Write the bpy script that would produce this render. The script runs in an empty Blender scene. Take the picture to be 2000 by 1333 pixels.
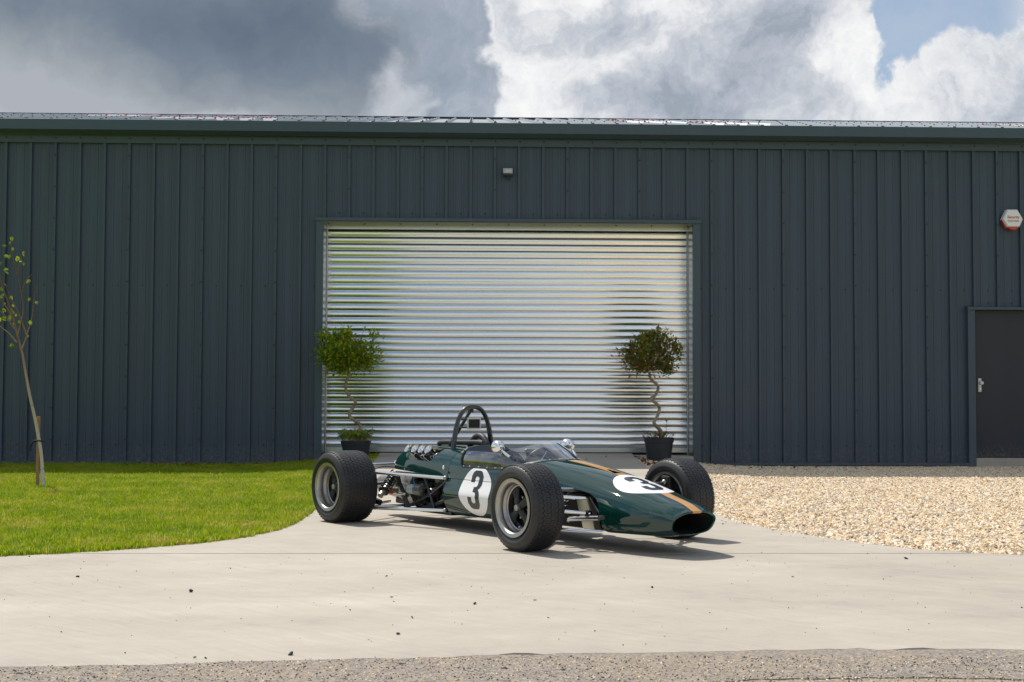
import bpy, bmesh, math, random
import numpy as np
from mathutils import Vector, Matrix
from mathutils.bvhtree import BVHTree

random.seed(7)
rng = np.random.default_rng(11)
SC = bpy.context.scene
COL = SC.collection
PI = math.pi

# ------------------------------------------------------------------ camera
CX, CD, CH, YAW, PITCH, ROLL = 0.0, 18.2214, 0.948, 0.0304, 0.0418, 0.0035
def cam_axes():
    cy, sy = math.cos(YAW), math.sin(YAW)
    fw = Vector((sy*math.cos(PITCH), cy*math.cos(PITCH), math.sin(PITCH)))
    r0 = Vector((cy, -sy, 0)); u0 = r0.cross(fw)
    c, s = math.cos(ROLL), math.sin(ROLL)
    return c*r0+s*u0, -s*r0+c*u0, fw
cr, cu, cf = cam_axes()
cam = bpy.data.cameras.new('camera')
cam.sensor_width = 36.0; cam.lens = 2600/2000*36; cam.clip_start = 0.1; cam.clip_end = 3000
cam.dof.use_dof = True; cam.dof.focus_distance = 9.2; cam.dof.aperture_fstop = 13.0
camo = bpy.data.objects.new('camera', cam); COL.objects.link(camo)
M = Matrix.Identity(4)
for i in range(3):
    M[i][0] = cr[i]; M[i][1] = cu[i]; M[i][2] = -cf[i]
M[0][3], M[1][3], M[2][3] = CX, -CD, CH
camo.matrix_world = M
SC.camera = camo

# ------------------------------------------------------------------ light
SUN_S = Vector((0.42, -0.477, -1.0))           # direction sunlight travels
sdir = (-SUN_S).normalized()
ELEV = math.asin(sdir.z); AZ = math.atan2(sdir.x, sdir.y)
sun = bpy.data.lights.new('sun', 'SUN'); sun.energy = 4.6; sun.angle = math.radians(0.53)
sun.color = (1.0, 0.955, 0.88)
suno = bpy.data.objects.new('sun', sun); COL.objects.link(suno)
suno.rotation_euler = SUN_S.to_track_quat('-Z', 'Y').to_euler()
SC.view_settings.view_transform = 'Standard'; SC.view_settings.look = 'None'
SC.view_settings.exposure = 0.0; SC.view_settings.gamma = 1.0
SC.view_settings.use_curve_mapping = False

SC.cycles.max_bounces = 8; SC.cycles.diffuse_bounces = 3; SC.cycles.glossy_bounces = 4; SC.cycles.transparent_max_bounces = 8
# node helper -------------------------------------------------------
class NT:
    def __init__(s, tree): s.t = tree; s.n = tree.nodes; s.l = tree.links
    def new(s, kind, **kw):
        nd = s.n.new(kind)
        for k, v in kw.items():
            if k.startswith('i_'):
                key = k[2:]; key = int(key) if key.isdigit() else key.replace('_', ' ')
                s.set(nd.inputs[key], v)
            else: setattr(nd, k, v)
        return nd
    def set(s, sock, v):
        if isinstance(v, bpy.types.NodeSocket): s.l.new(v, sock)
        elif isinstance(v, bpy.types.Node): s.l.new(v.outputs[0], sock)
        else: sock.default_value = v
    def math(s, op, a, b=0.0, c=0.0, clamp=False):
        nd = s.n.new('ShaderNodeMath'); nd.operation = op; nd.use_clamp = clamp
        for i, v in enumerate((a, b, c)): s.set(nd.inputs[i], v)
        return nd.outputs[0]
    def vmath(s, op, a, b=(0, 0, 0)):
        nd = s.n.new('ShaderNodeVectorMath'); nd.operation = op
        s.set(nd.inputs[0], a); s.set(nd.inputs[1], b)
        return nd.outputs['Value'] if op in ('LENGTH', 'DOT_PRODUCT', 'DISTANCE') else nd.outputs[0]
    def noise(s, vec, scale, detail=4, rough=.55, dist=0.0, out='Fac'):
        nd = s.n.new('ShaderNodeTexNoise')
        if vec is not None: s.set(nd.inputs['Vector'], vec)
        nd.inputs['Scale'].default_value = scale; nd.inputs['Detail'].default_value = detail
        nd.inputs['Roughness'].default_value = rough; nd.inputs['Distortion'].default_value = dist
        return nd.outputs[out]
    def ramp(s, f, stops):
        nd = s.n.new('ShaderNodeValToRGB'); s.set(nd.inputs[0], f)
        e = nd.color_ramp.elements
        while len(e) > 1: e.remove(e[-1])
        e[0].position = stops[0][0]; e[0].color = c4(stops[0][1])
        for p, c in stops[1:]:
            q = e.new(p); q.color = c4(c)
        return nd.outputs[0]
    def mix(s, f, a, b, mode='MIX'):
        nd = s.n.new('ShaderNodeMix'); nd.data_type = 'RGBA'; nd.blend_type = mode; nd.clamp_factor = True
        s.set(nd.inputs[0], f)
        s.set(nd.inputs[6], c4(a) if isinstance(a, (tuple, list, float, int)) else a)
        s.set(nd.inputs[7], c4(b) if isinstance(b, (tuple, list, float, int)) else b)
        return nd.outputs[2]
    def smooth(s, v, a, b):
        nd = s.n.new('ShaderNodeMapRange'); nd.interpolation_type = 'SMOOTHSTEP'
        s.set(nd.inputs[0], v); nd.inputs[1].default_value = a; nd.inputs[2].default_value = b
        return nd.outputs[0]
def c4(c):
    if isinstance(c, (int, float)): return (c, c, c, 1)
    return tuple(c) + ((1,) if len(c) == 3 else ())

# ------------------------------------------------------------------ sky
W = bpy.data.worlds.new('World'); SC.world = W; W.use_nodes = True
wt = W.node_tree; wt.nodes.clear(); N = NT(wt)
SKY_STRENGTH = 0.10
sky = N.new('ShaderNodeTexSky', sky_type='NISHITA', sun_disc=False)
sky.sun_elevation = ELEV; sky.sun_rotation = AZ
sky.air_density = 1.0; sky.dust_density = 0.6; sky.ozone_density = 1.2
tc = N.new('ShaderNodeTexCoord')
D = N.vmath('NORMALIZE', tc.outputs['Generated'])
def pdir(px, py):
    return (cf + cr*((px-1000)/2600) - cu*((py-666.5)/2600)).normalized()
wv = N.vmath('SUBTRACT', N.noise(D, 5.0, 4, .6, out='Color'), (.5, .5, .5))
wv2 = N.vmath('SUBTRACT', N.noise(D, 19.0, 5, .62, out='Color'), (.5, .5, .5))
DW = N.vmath('ADD', D, N.vmath('MULTIPLY', wv, (.11,)*3))
DW = N.vmath('ADD', DW, N.vmath('MULTIPLY', wv2, (.05,)*3))
nA = N.noise(DW, 3.2, 6, .56)
nB = N.noise(DW, 9.0, 7, .60)
nC = N.math('ADD', N.math('MULTIPLY', nA, .45), N.math('MULTIPLY', nB, .55))
def ell(px, py, rx, rz, base=None):
    c = pdir(px, py)
    v = N.vmath('SUBTRACT', base or DW, tuple(c))
    v = N.vmath('MULTIPLY', v, (2600/rx, 2600/((rx+rz)/2), 2600/rz))
    return N.math('SUBTRACT', 1.0, N.vmath('LENGTH', v))
def vmax(*a):
    r = a[0]
    for b in a[1:]:
        nd = N.n.new('ShaderNodeMath'); nd.operation = 'SMOOTH_MAX'
        N.set(nd.inputs[0], r); N.set(nd.inputs[1], b); nd.inputs[2].default_value = .2
        r = nd.outputs[0]
    return r
K = 1.0/SKY_STRENGTH
def col(r, g, b): return (r*K, g*K, b*K)
skyc = N.mix(1.0, sky.outputs[0], (1.0, 1.05, 1.1), 'MULTIPLY')
# broken cloud all over the sky
genm = N.smooth(nA, .44, .56)
gencol = N.ramp(nB, [(.30, col(.42, .46, .52)), (.46, col(.72, .75, .79)), (.60, col(1.0, 1.0, 1.0))])
clear = N.smooth(vmax(ell(1780, 60, 220, 200, D), ell(1085, -30, 110, 60, D)), -.1, .4)
skyc = N.mix(N.math('MULTIPLY', genm, N.math('SUBTRACT', 1.0, clear)), skyc, gencol)
# thin veil
skyc = N.mix(N.math('MULTIPLY', N.smooth(nC, .36, .66), .62), skyc, col(.54, .61, .69))
def layer(shape, lo, hi, colr, amp=.9):
    global skyc
    m = N.smooth(N.math('ADD', shape, N.math('MULTIPLY', N.math('SUBTRACT', nB, .5), amp)), lo, hi)
    skyc = N.mix(m, skyc, colr)
# right cumulus
bil = N.math('ADD', N.math('MULTIPLY', nB, .58), N.math('MULTIPLY', N.noise(DW, 24.0, 6, .66), .42))
s1 = vmax(ell(2010, 215, 190, 130), ell(1840, 250, 160, 85), ell(2130, 125, 160, 140), ell(1670, 265, 150, 60))
h1 = N.math('ADD', bil, N.math('MULTIPLY', N.smooth(ell(2000, 225, 190, 90), -.3, .6), -.05))
layer(s1, -.02, .12, N.ramp(h1, [(.36, col(.38, .44, .52)), (.44, col(.56, .60, .66)), (.51, col(.75, .77, .80)), (.60, col(.90, .90, .91))]))
# central cumulus: bright on the left, grey in the middle
s2 = vmax(ell(960, 130, 260, 260), ell(1300, 120, 260, 220), ell(1570, 140, 135, 120), ell(1440, 10, 230, 130), ell(1200, 260, 330, 90))
sh_ = N.math('ADD', bil, N.math('MULTIPLY', N.smooth(vmax(ell(1330, 215, 250, 120), ell(1480, 90, 190, 80), ell(1150, 30, 130, 60)), -.4, .8), -.12))
sh_ = N.math('ADD', sh_, N.math('MULTIPLY', N.smooth(vmax(ell(1010, 120, 200, 260), ell(1260, 110, 120, 60), ell(1640, 110, 90, 60)), -.3, .8), .075))
layer(s2, -.02, .10, N.ramp(sh_, [(.33, col(.34, .39, .46)), (.41, col(.48, .52, .59)), (.48, col(.62, .65, .70)), (.55, col(.82, .83, .85)), (.63, col(.95, .95, .95))]))
# pale haze of cloud behind, then the grey column
layer(vmax(ell(740, 180, 190, 330), ell(250, 250, 600, 90)), -.05, .3, N.ramp(bil, [(.36, col(.44, .48, .54)), (.60, col(.68, .70, .74))]))
s3 = vmax(ell(850, 60, 100, 150), ell(925, 170, 85, 80), ell(890, 260, 95, 90), ell(830, -30, 120, 90))
layer(s3, -.12, .22, N.ramp(bil, [(.36, col(.27, .33, .40)), (.5, col(.36, .41, .49)), (.62, col(.52, .56, .62))]), 2.2)
# dark shower cloud on the left
s4 = vmax(ell(330, 50, 430, 180), ell(-150, 20, 420, 150), ell(580, 140, 165, 130), ell(250, 175, 330, 75), ell(-700, 60, 500, 220))
h4 = N.math('ADD', nA, N.math('MULTIPLY', vmax(ell(430, 50, 300, 80, D), ell(60, 0, 220, 60, D)), -.12))
h4 = N.math('ADD', h4, N.math('MULTIPLY', N.math('SUBTRACT', nB, .5), .35))
layer(s4, -.16, .22, N.ramp(h4, [(.28, col(.135, .175, .235)), (.42, col(.19, .235, .295)), (.56, col(.29, .33, .375)), (.70, col(.42, .45, .49))]), .6)
bg = N.new('ShaderNodeBackground'); N.set(bg.inputs[0], skyc); bg.inputs[1].default_value = SKY_STRENGTH
wo = N.new('ShaderNodeOutputWorld'); wt.links.new(bg.outputs[0], wo.inputs[0])
W.cycles.sampling_method = 'MANUAL'; W.cycles.sample_map_resolution = 512

# ------------------------------------------------------------------ helpers
def tag(o, label=None, cat=None, group=None, kind=None):
    if label: o['label'] = label
    if cat: o['category'] = cat
    if group: o['group'] = group
    if kind: o['kind'] = kind
    return o
def empty(name, loc=(0, 0, 0), rz=0.0, parent=None, label=None, cat=None, group=None):
    o = bpy.data.objects.new(name, None); COL.objects.link(o)
    o.location = loc; o.rotation_euler = (0, 0, rz); o.empty_display_size = .1
    if parent: o.parent = parent
    return tag(o, label, cat, group)
def link_mesh(name, me, mat, parent=None, smooth=None):
    o = bpy.data.objects.new(name, me); COL.objects.link(o)
    if mat is not None:
        me.materials.clear()
        for m in (mat if isinstance(mat, (list, tuple)) else [mat]): me.materials.append(m)
    if smooth is not None: smooth_angle(me, smooth)
    if parent: o.parent = parent
    return o
def smooth_angle(me, deg):
    me.polygons.foreach_set('use_smooth', [True]*len(me.polygons))
    me.set_sharp_from_angle(angle=math.radians(deg))

class MB:
    """collects faces for one mesh"""
    def __init__(s): s.v = []; s.f = []
    def add(s, vs, fs):
        b = len(s.v); s.v += [tuple(p) for p in vs]; s.f += [tuple(i+b for i in q) for q in fs]; return s
    def box(s, lo, hi):
        x0, y0, z0 = lo; x1, y1, z1 = hi
        return s.add([(x0, y0, z0), (x1, y0, z0), (x1, y1, z0), (x0, y1, z0), (x0, y0, z1), (x1, y0, z1), (x1, y1, z1), (x0, y1, z1)],
                     [(3, 2, 1, 0), (4, 5, 6, 7), (0, 1, 5, 4), (1, 2, 6, 5), (2, 3, 7, 6), (3, 0, 4, 7)])
    def prism(s, poly, axis, a, b):
        """poly: 2-D points in the two other axes (in order x,y,z without axis)"""
        n = len(poly); vs = []
        for t in (a, b):
            for p in poly:
                q = list(p); q.insert(axis, t); vs.append(q)
        fs = [tuple(range(n-1, -1, -1)), tuple(range(n, 2*n))]
        fs += [(i, (i+1) % n, n+(i+1) % n, n+i) for i in range(n)]
        return s.add(vs, fs)
    def tube(s, pts, r, seg=10, cap=True):
        pts = [Vector(p) for p in pts]; n = len(pts)
        rs = r if isinstance(r, (list, tuple)) else [r]*n
        t0 = (pts[1]-pts[0]).normalized()
        up = Vector((0, 0, 1)) if abs(t0.z) < .9 else Vector((1, 0, 0))
        nrm = t0.cross(up).normalized(); vs = []
        for i in range(n):
            if i == 0: t = pts[1]-pts[0]
            elif i == n-1: t = pts[-1]-pts[-2]
            else: t = (pts[i+1]-pts[i]).normalized()+(pts[i]-pts[i-1]).normalized()
            t.normalize()
            nrm = (nrm-t*nrm.dot(t)).normalized(); bn = t.cross(nrm)
            for k in range(seg):
                a = 2*PI*k/seg
                vs.append(pts[i]+(nrm*math.cos(a)+bn*math.sin(a))*rs[i])
        fs = []
        for i in range(n-1):
            for k in range(seg):
                k2 = (k+1) % seg
                fs.append((i*seg+k, i*seg+k2, (i+1)*seg+k2, (i+1)*seg+k))
        if cap:
            fs.append(tuple(range(seg-1, -1, -1))); fs.append(tuple((n-1)*seg+k for k in range(seg)))
        return s.add(vs, fs)
    def lathe(s, prof, seg=48, axis='y', origin=(0, 0, 0), close=False):
        """prof: (a along axis, radius)"""
        vs = []; n = len(prof)
        for k in range(seg):
            t = 2*PI*k/seg; c, q = math.cos(t), math.sin(t)
            for a, r in prof:
                if axis == 'y': p = (r*c, a, r*q)
                elif axis == 'x': p = (a, r*c, r*q)
                else: p = (r*c, r*q, a)
                vs.append((p[0]+origin[0], p[1]+origin[1], p[2]+origin[2]))
        fs = []
        for k in range(seg):
            k2 = (k+1) % seg
            for i in range(n-1 if not close else n):
                j = (i+1) % n
                fs.append((k*n+i, k*n+j, k2*n+j, k2*n+i))
        return s.add(vs, fs)
    def ball(s, c, r, seg=10, ring=6, sc=(1, 1, 1)):
        vs = []; fs = []
        for i in range(1, ring):
            ph = PI*i/ring
            for k in range(seg):
                th = 2*PI*k/seg
                vs.append((c[0]+r*sc[0]*math.sin(ph)*math.cos(th), c[1]+r*sc[1]*math.sin(ph)*math.sin(th), c[2]+r*sc[2]*math.cos(ph)))
        top = len(vs); vs.append((c[0], c[1], c[2]+r*sc[2])); vs.append((c[0], c[1], c[2]-r*sc[2]))
        for k in range(seg):
            k2 = (k+1) % seg
            fs.append((top, k, k2)); b = (ring-2)*seg; fs.append((top+1, b+k2, b+k))
            for i in range(ring-2):
                fs.append((i*seg+k, (i+1)*seg+k, (i+1)*seg+k2, i*seg+k2))
        return s.add(vs, fs)
    def mesh(s, name='m', fixn=True):
        me = bpy.data.meshes.new(name); me.from_pydata(s.v, [], s.f); me.update()
        if fixn:
            bm = bmesh.new(); bm.from_mesh(me)
            bmesh.ops.recalc_face_normals(bm, faces=bm.faces); bm.to_mesh(me); bm.free()
        return me
    def build(s, name, mat, parent=None, smooth=None, bevel=0.0, fixn=True):
        me = s.mesh(name, fixn)
        if bevel:
            bm = bmesh.new(); bm.from_mesh(me)
            bmesh.ops.bevel(bm, geom=[e for e in bm.edges if len(e.link_faces) == 2 and e.calc_face_angle(0) > .6], offset=bevel, segments=2, affect='EDGES', profile=.5)
            bm.to_mesh(me); bm.free()
        return link_mesh(name, me, mat, parent, smooth)

def spline_pts(pts, n):
    """Catmull-Rom through pts"""
    P = [Vector(p) for p in pts]; out = []
    for i in range(len(P)-1):
        a = P[i-1] if i else P[0]*2-P[1]; b, c = P[i], P[i+1]
        d = P[i+2] if i+2 < len(P) else P[-1]*2-P[-2]
        for k in range(n):
            t = k/n
            out.append(.5*((2*b)+(c-a)*t+(2*a-5*b+4*c-d)*t*t+(3*b-a-3*c+d)*t**3))
    out.append(P[-1]); return out

# ------------------------------------------------------------------ materials
def mat(name, base=(.5, .5, .5), rough=.5, metal=0.0, coat=0.0, coat_rough=.03, spec=.5, var=0.0, vscale=5.0,
        bump=0.0, bscale=80.0, emit=None):
    m = bpy.data.materials.new(name); m.use_nodes = True
    T = NT(m.node_tree); b = m.node_tree.nodes['Principled BSDF']
    b.inputs['Base Color'].default_value = c4(base); b.inputs['Roughness'].default_value = rough
    b.inputs['Metallic'].default_value = metal; b.inputs['Coat Weight'].default_value = coat
    b.inputs['Coat Roughness'].default_value = coat_rough; b.inputs['Specular IOR Level'].default_value = spec
    tcn = T.new('ShaderNodeTexCoord'); ob = tcn.outputs['Object']
    if var:
        nz = T.noise(ob, vscale, 6, .6)
        dark = tuple(c*(1-var) for c in base); lite = tuple(min(1, c*(1+var)) for c in base)
        T.set(b.inputs['Base Color'], T.ramp(nz, [(.3, dark), (.7, lite)]))
    if bump:
        bp = T.new('ShaderNodeBump'); bp.inputs['Strength'].default_value = bump; bp.inputs['Distance'].default_value = .01
        T.set(bp.inputs['Height'], T.noise(ob, bscale, 4, .6)); T.set(b.inputs['Normal'], bp.outputs[0])
    if emit: b.inputs['Emission Color'].default_value = c4(emit[0]); b.inputs['Emission Strength'].default_value = emit[1]
    return m
MAT = {}
MAT['green'] = mat('racing_green_paint', (.0020, .031, .025), .55, 0, 1.0, .016, spec=0.0)
MAT['green'].node_tree.nodes['Principled BSDF'].inputs['Coat IOR'].default_value = 1.68
MAT['gold'] = mat('gold_stripe', (.62, .285, .055), .38, .15, .7, .04)
MAT['white'] = mat('white_vinyl', (.80, .80, .80), .5, 0, .5, .04, spec=.1)
MAT['black_vinyl'] = mat('black_vinyl', (.006, .006, .007), .35, 0, .4, .06)
MAT['chrome'] = mat('chrome', (.86, .87, .88), .07, 1.0)
MAT['steel'] = mat('bright_steel', (.62, .62, .62), .22, 1.0, var=.12, vscale=30)
MAT['alloy'] = mat('machined_alloy', (.42, .405, .385), .36, 1.0, var=.12, vscale=14)
MAT['cast'] = mat('cast_alloy', (.36, .35, .33), .42, .85, var=.25, vscale=25, bump=.15, bscale=120)
MAT['cream_metal'] = mat('brushed_panel', (.66, .61, .52), .34, .75, var=.1, vscale=9)
MAT['black'] = mat('satin_black', (.008, .008, .009), .38, var=.3, vscale=20)
MAT['matt_black'] = mat('matt_black', (.010, .010, .011), .75)
MAT['tube'] = mat('hoop_paint', (.013, .019, .027), .28, 0, .6, .08)
MAT['darkmetal'] = mat('oily_metal', (.05, .048, .045), .42, .7, var=.5, vscale=30, bump=.2, bscale=90)
MAT['wheel_black'] = mat('wheel_black', (.010, .010, .010), .34, .1)
MAT['rubber'] = mat('tyre_rubber', (.020, .0190, .0180), .50, var=.40, vscale=9, bump=.06, bscale=160)
MAT['tread'] = mat('tread_rubber', (.017, .0172, .0185), .50, var=.3, vscale=14, bump=.08, bscale=220)
MAT['grit'] = mat('grit', (.30, .26, .21), .85, var=.5, vscale=40)
MAT['screw'] = mat('screw_head', (.018, .022, .026), .4)
MAT['groove'] = mat('tread_groove', (.006, .006, .006), .8)
MAT['liner'] = mat('grey_liner', (.10, .11, .12), .5, .3)
MAT['hose'] = mat('ribbed_hose', (.030, .030, .032), .55)
MAT['orange'] = mat('orange_boot', (.55, .09, .02), .5)
MAT['blue'] = mat('blue_wire', (.02, .14, .42), .4)
MAT['filter'] = mat('pale_filter', (.50, .56, .53), .38, .25)
MAT['silver_plate'] = mat('silver_frame', (.55, .55, .56), .35, .3)
def glass(name, tint=(.90, .94, .96), refl=3.0):
    m = bpy.data.materials.new(name); m.use_nodes = True; T = NT(m.node_tree); T.n.clear()
    tr = T.new('ShaderNodeBsdfTransparent'); tr.inputs[0].default_value = c4(tint)
    gl = T.new('ShaderNodeBsdfGlossy'); gl.inputs['Roughness'].default_value = .035; gl.inputs[0].default_value = (1, 1, 1, 1)
    fr = T.new('ShaderNodeFresnel'); fr.inputs[0].default_value = 1.5
    mx = T.new('ShaderNodeMixShader'); T.set(mx.inputs[0], T.math('MULTIPLY', fr.outputs[0], refl))
    T.l.new(tr.outputs[0], mx.inputs[1]); T.l.new(gl.outputs[0], mx.inputs[2])
    o = T.new('ShaderNodeOutputMaterial'); T.l.new(mx.outputs[0], o.inputs[0]); return m
MAT['screen'] = glass('clear_screen')

def clad_mat(name, base, rough, streak=.12):
    m = bpy.data.materials.new(name); m.use_nodes = True; T = NT(m.node_tree); b = m.node_tree.nodes['Principled BSDF']
    g = T.new('ShaderNodeNewGeometry').outputs['Position']
    st = T.noise(T.vmath('MULTIPLY', g, (6.0, 6.0, .35)), 1.5, 5, .6)
    sp = T.noise(g, 60.0, 3, .6)
    f = T.math('ADD', T.math('MULTIPLY', st, .75), T.math('MULTIPLY', sp, .25))
    T.set(b.inputs['Base Color'], T.ramp(f, [(.3, tuple(c*(1-streak) for c in base)), (.7, tuple(c*(1+streak) for c in base))]))
    zs = T.new('ShaderNodeSeparateXYZ'); T.l.new(g, zs.inputs[0])
    low = T.math('SUBTRACT', 1.0, T.smooth(T.math('ADD', zs.outputs[2], T.math('MULTIPLY', T.noise(g, 5.0, 5, .65), -.45)), -.18, .16))
    dust = T.math('MULTIPLY', low, T.smooth(T.noise(g, 26.0, 5, .7), .40, .66))
    c_ = b.inputs['Base Color'].links[0].from_socket
    T.set(b.inputs['Base Color'], T.mix(T.math('MULTIPLY', dust, .40), c_, (.22, .18, .13)))
    b.inputs['Roughness'].default_value = rough; b.inputs['Specular IOR Level'].default_value = .4
    bp = T.new('ShaderNodeBump'); bp.inputs['Strength'].default_value = .05; bp.inputs['Distance'].default_value = .004
    T.set(bp.inputs['Height'], T.noise(g, 180.0, 2, .5)); T.set(b.inputs['Normal'], bp.outputs[0])
    return m
MAT['clad'] = clad_mat('blue_grey_cladding', (.043, .066, .097), .40)
MAT['trim'] = clad_mat('blue_grey_flashing', (.048, .077, .104), .38, .06)
MAT['door'] = clad_mat('charcoal_door', (.024, .029, .040), .5, .08)
MAT['roof'] = clad_mat('roof_sheet', (.28, .31, .33), .38, .08)
MAT['rooflight'] = mat('pale_rooflight', (.80, .80, .82), .3)
MAT['red'] = mat('red_cap', (.55, .05, .02), .4)
def galv(name, base, rough):
    m = bpy.data.materials.new(name); m.use_nodes = True; T = NT(m.node_tree); b = m.node_tree.nodes['Principled BSDF']
    g = T.new('ShaderNodeNewGeometry').outputs['Position']
    n1 = T.noise(T.vmath('MULTIPLY', g, (1.2, 1.0, 30.0)), 1.0, 4, .6)
    n2 = T.noise(g, 45.0, 4, .6)
    f = T.math('ADD', T.math('MULTIPLY', n1, .6), T.math('MULTIPLY', n2, .4))
    T.set(b.inputs['Base Color'], T.ramp(f, [(.3, tuple(c*.88 for c in base)), (.7, tuple(min(1, c*1.1) for c in base))]))
    T.set(b.inputs['Roughness'], T.math('ADD', T.math('MULTIPLY', n2, .12), rough-.06))
    b.inputs['Metallic'].default_value = 1.0
    return m
MAT['galv'] = galv('galvanised_steel', (.83, .86, .89), .22)
MAT['galv_dull'] = galv('dull_galvanised', (.46, .48, .49), .30)

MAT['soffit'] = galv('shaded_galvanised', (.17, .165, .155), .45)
def concrete(name, base, scale=1.0):
    m = bpy.data.materials.new(name); m.use_nodes = True; T = NT(m.node_tree); b = m.node_tree.nodes['Principled BSDF']
    g = T.new('ShaderNodeNewGeometry').outputs['Position']
    a = T.noise(g, .55, 6, .6); bb = T.noise(T.vmath('MULTIPLY', g, (.8, 1.8, 1)), 1.3, 6, .62)
    gr = T.noise(g, 130.0, 3, .7)
    ang = T.vmath('ADD', g, N_none(T, g))
    rot = T.new('ShaderNodeVectorRotate', rotation_type='Z_AXIS'); T.set(rot.inputs['Vector'], ang); rot.inputs['Angle'].default_value = .75
    br = T.noise(T.vmath('MULTIPLY', rot.outputs[0], (1.0, 75.0, 1)), 1.0, 3, .6)
    md_ = T.noise(g, 7.0, 5, .68); br2 = T.noise(T.vmath('MULTIPLY', rot.outputs[0], (.45, 22.0, 1)), 1.0, 4, .65)
    f = T.math('MULTIPLY', a, .24)
    for n_, w_ in ((bb, .26), (gr, .10), (br, .14), (md_, .14), (br2, .12)): f = T.math('ADD', f, T.math('MULTIPLY', n_, w_))
    c1 = T.ramp(f, [(.39, tuple(c*.76 for c in base)), (.465, tuple(c*.92 for c in base)), (.53, tuple(c*1.02 for c in base)), (.60, tuple(min(1, c*1.16) for c in base))])
    # tyre-dust streaks and a few hairline cracks
    ts = T.smooth(T.noise(T.vmath('MULTIPLY', g, (.12, 2.6, 1)), 1.7, 5, .6), .58, .72)
    c1 = T.mix(T.math('MULTIPLY', ts, .22), c1, tuple(c*.72 for c in base))
    # faint rust stains
    stn = T.smooth(T.noise(T.vmath('MULTIPLY', g, (1.0, 5.0, 1)), 2.3, 5, .65), .66, .80)
    c1 = T.mix(T.math('MULTIPLY', stn, .45), c1, (base[0]*.80, base[1]*.66, base[2]*.50))
    spk = T.smooth(T.noise(g, 42.0, 2, .5), .72, .78)
    c1 = T.mix(T.math('MULTIPLY', spk, .25), c1, (.22, .20, .17))
    T.set(b.inputs['Base Color'], c1); b.inputs['Roughness'].default_value = .82; b.inputs['Specular IOR Level'].default_value = .3
    bp = T.new('ShaderNodeBump'); bp.inputs['Strength'].default_value = .22; bp.inputs['Distance'].default_value = .004
    T.set(bp.inputs['Height'], T.math('ADD', br, T.math('MULTIPLY', gr, .6))); T.set(b.inputs['Normal'], bp.outputs[0])
    return m
def N_none(T, g):
    w = T.noise(g, .8, 3, .5, out='Color')
    return T.vmath('MULTIPLY', T.vmath('SUBTRACT', w, (.5, .5, .5)), (.5, .5, 0))
MAT['concrete'] = concrete('brushed_concrete', (.432, .387, .326))

def aggregate(name, cols, scale, rough=.9, bump=.6):
    m = bpy.data.materials.new(name); m.use_nodes = True; T = NT(m.node_tree); b = m.node_tree.nodes['Principled BSDF']
    g = T.new('ShaderNodeNewGeometry').outputs['Position']
    vo = T.new('ShaderNodeTexVoronoi'); T.set(vo.inputs['Vector'], T.vmath('MULTIPLY', g, (1, 1, .3))); vo.inputs['Scale'].default_value = scale
    sep = T.new('ShaderNodeSeparateColor'); T.l.new(vo.outputs['Color'], sep.inputs[0])
    k = len(cols); c1 = T.ramp(sep.outputs[0], [(i/(k-1)*.999, c) for i, c in enumerate(cols)])
    n = T.noise(g, 1.3, 6, .65)
    c1 = T.mix(T.smooth(n, .35, .7), c1, T.mix(.4, c1, (.32, .25, .18)))
    n2 = T.noise(g, 9.0, 5, .65)
    c1 = T.mix(T.math('MULTIPLY', T.smooth(n2, .5, .8), .4), c1, (.09, .085, .08))
    T.set(b.inputs['Base Color'], c1); b.inputs['Roughness'].default_value = rough; b.inputs['Specular IOR Level'].default_value = .3
    bp = T.new('ShaderNodeBump'); bp.inputs['Strength'].default_value = bump; bp.inputs['Distance'].default_value = .006
    T.set(bp.inputs['Height'], T.math('SUBTRACT', 1.0, vo.outputs['Distance'])); T.set(b.inputs['Normal'], bp.outputs[0])
    return m
MAT['road'] = aggregate('worn_road', [(.09, .088, .088), (.22, .195, .17), (.34, .28, .215), (.15, .15, .16), (.42, .34, .25), (.12, .125, .14)], 105, bump=.3)
MAT['road_old'] = aggregate('sandy_road', [(.30, .24, .175), (.38, .30, .21), (.24, .20, .16), (.42, .35, .27), (.22, .19, .17)], 80)
MAT['gravel_base'] = aggregate('gravel_bed', [(.32, .23, .13), (.48, .37, .23), (.24, .17, .10), (.54, .45, .33)], 40)
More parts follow.
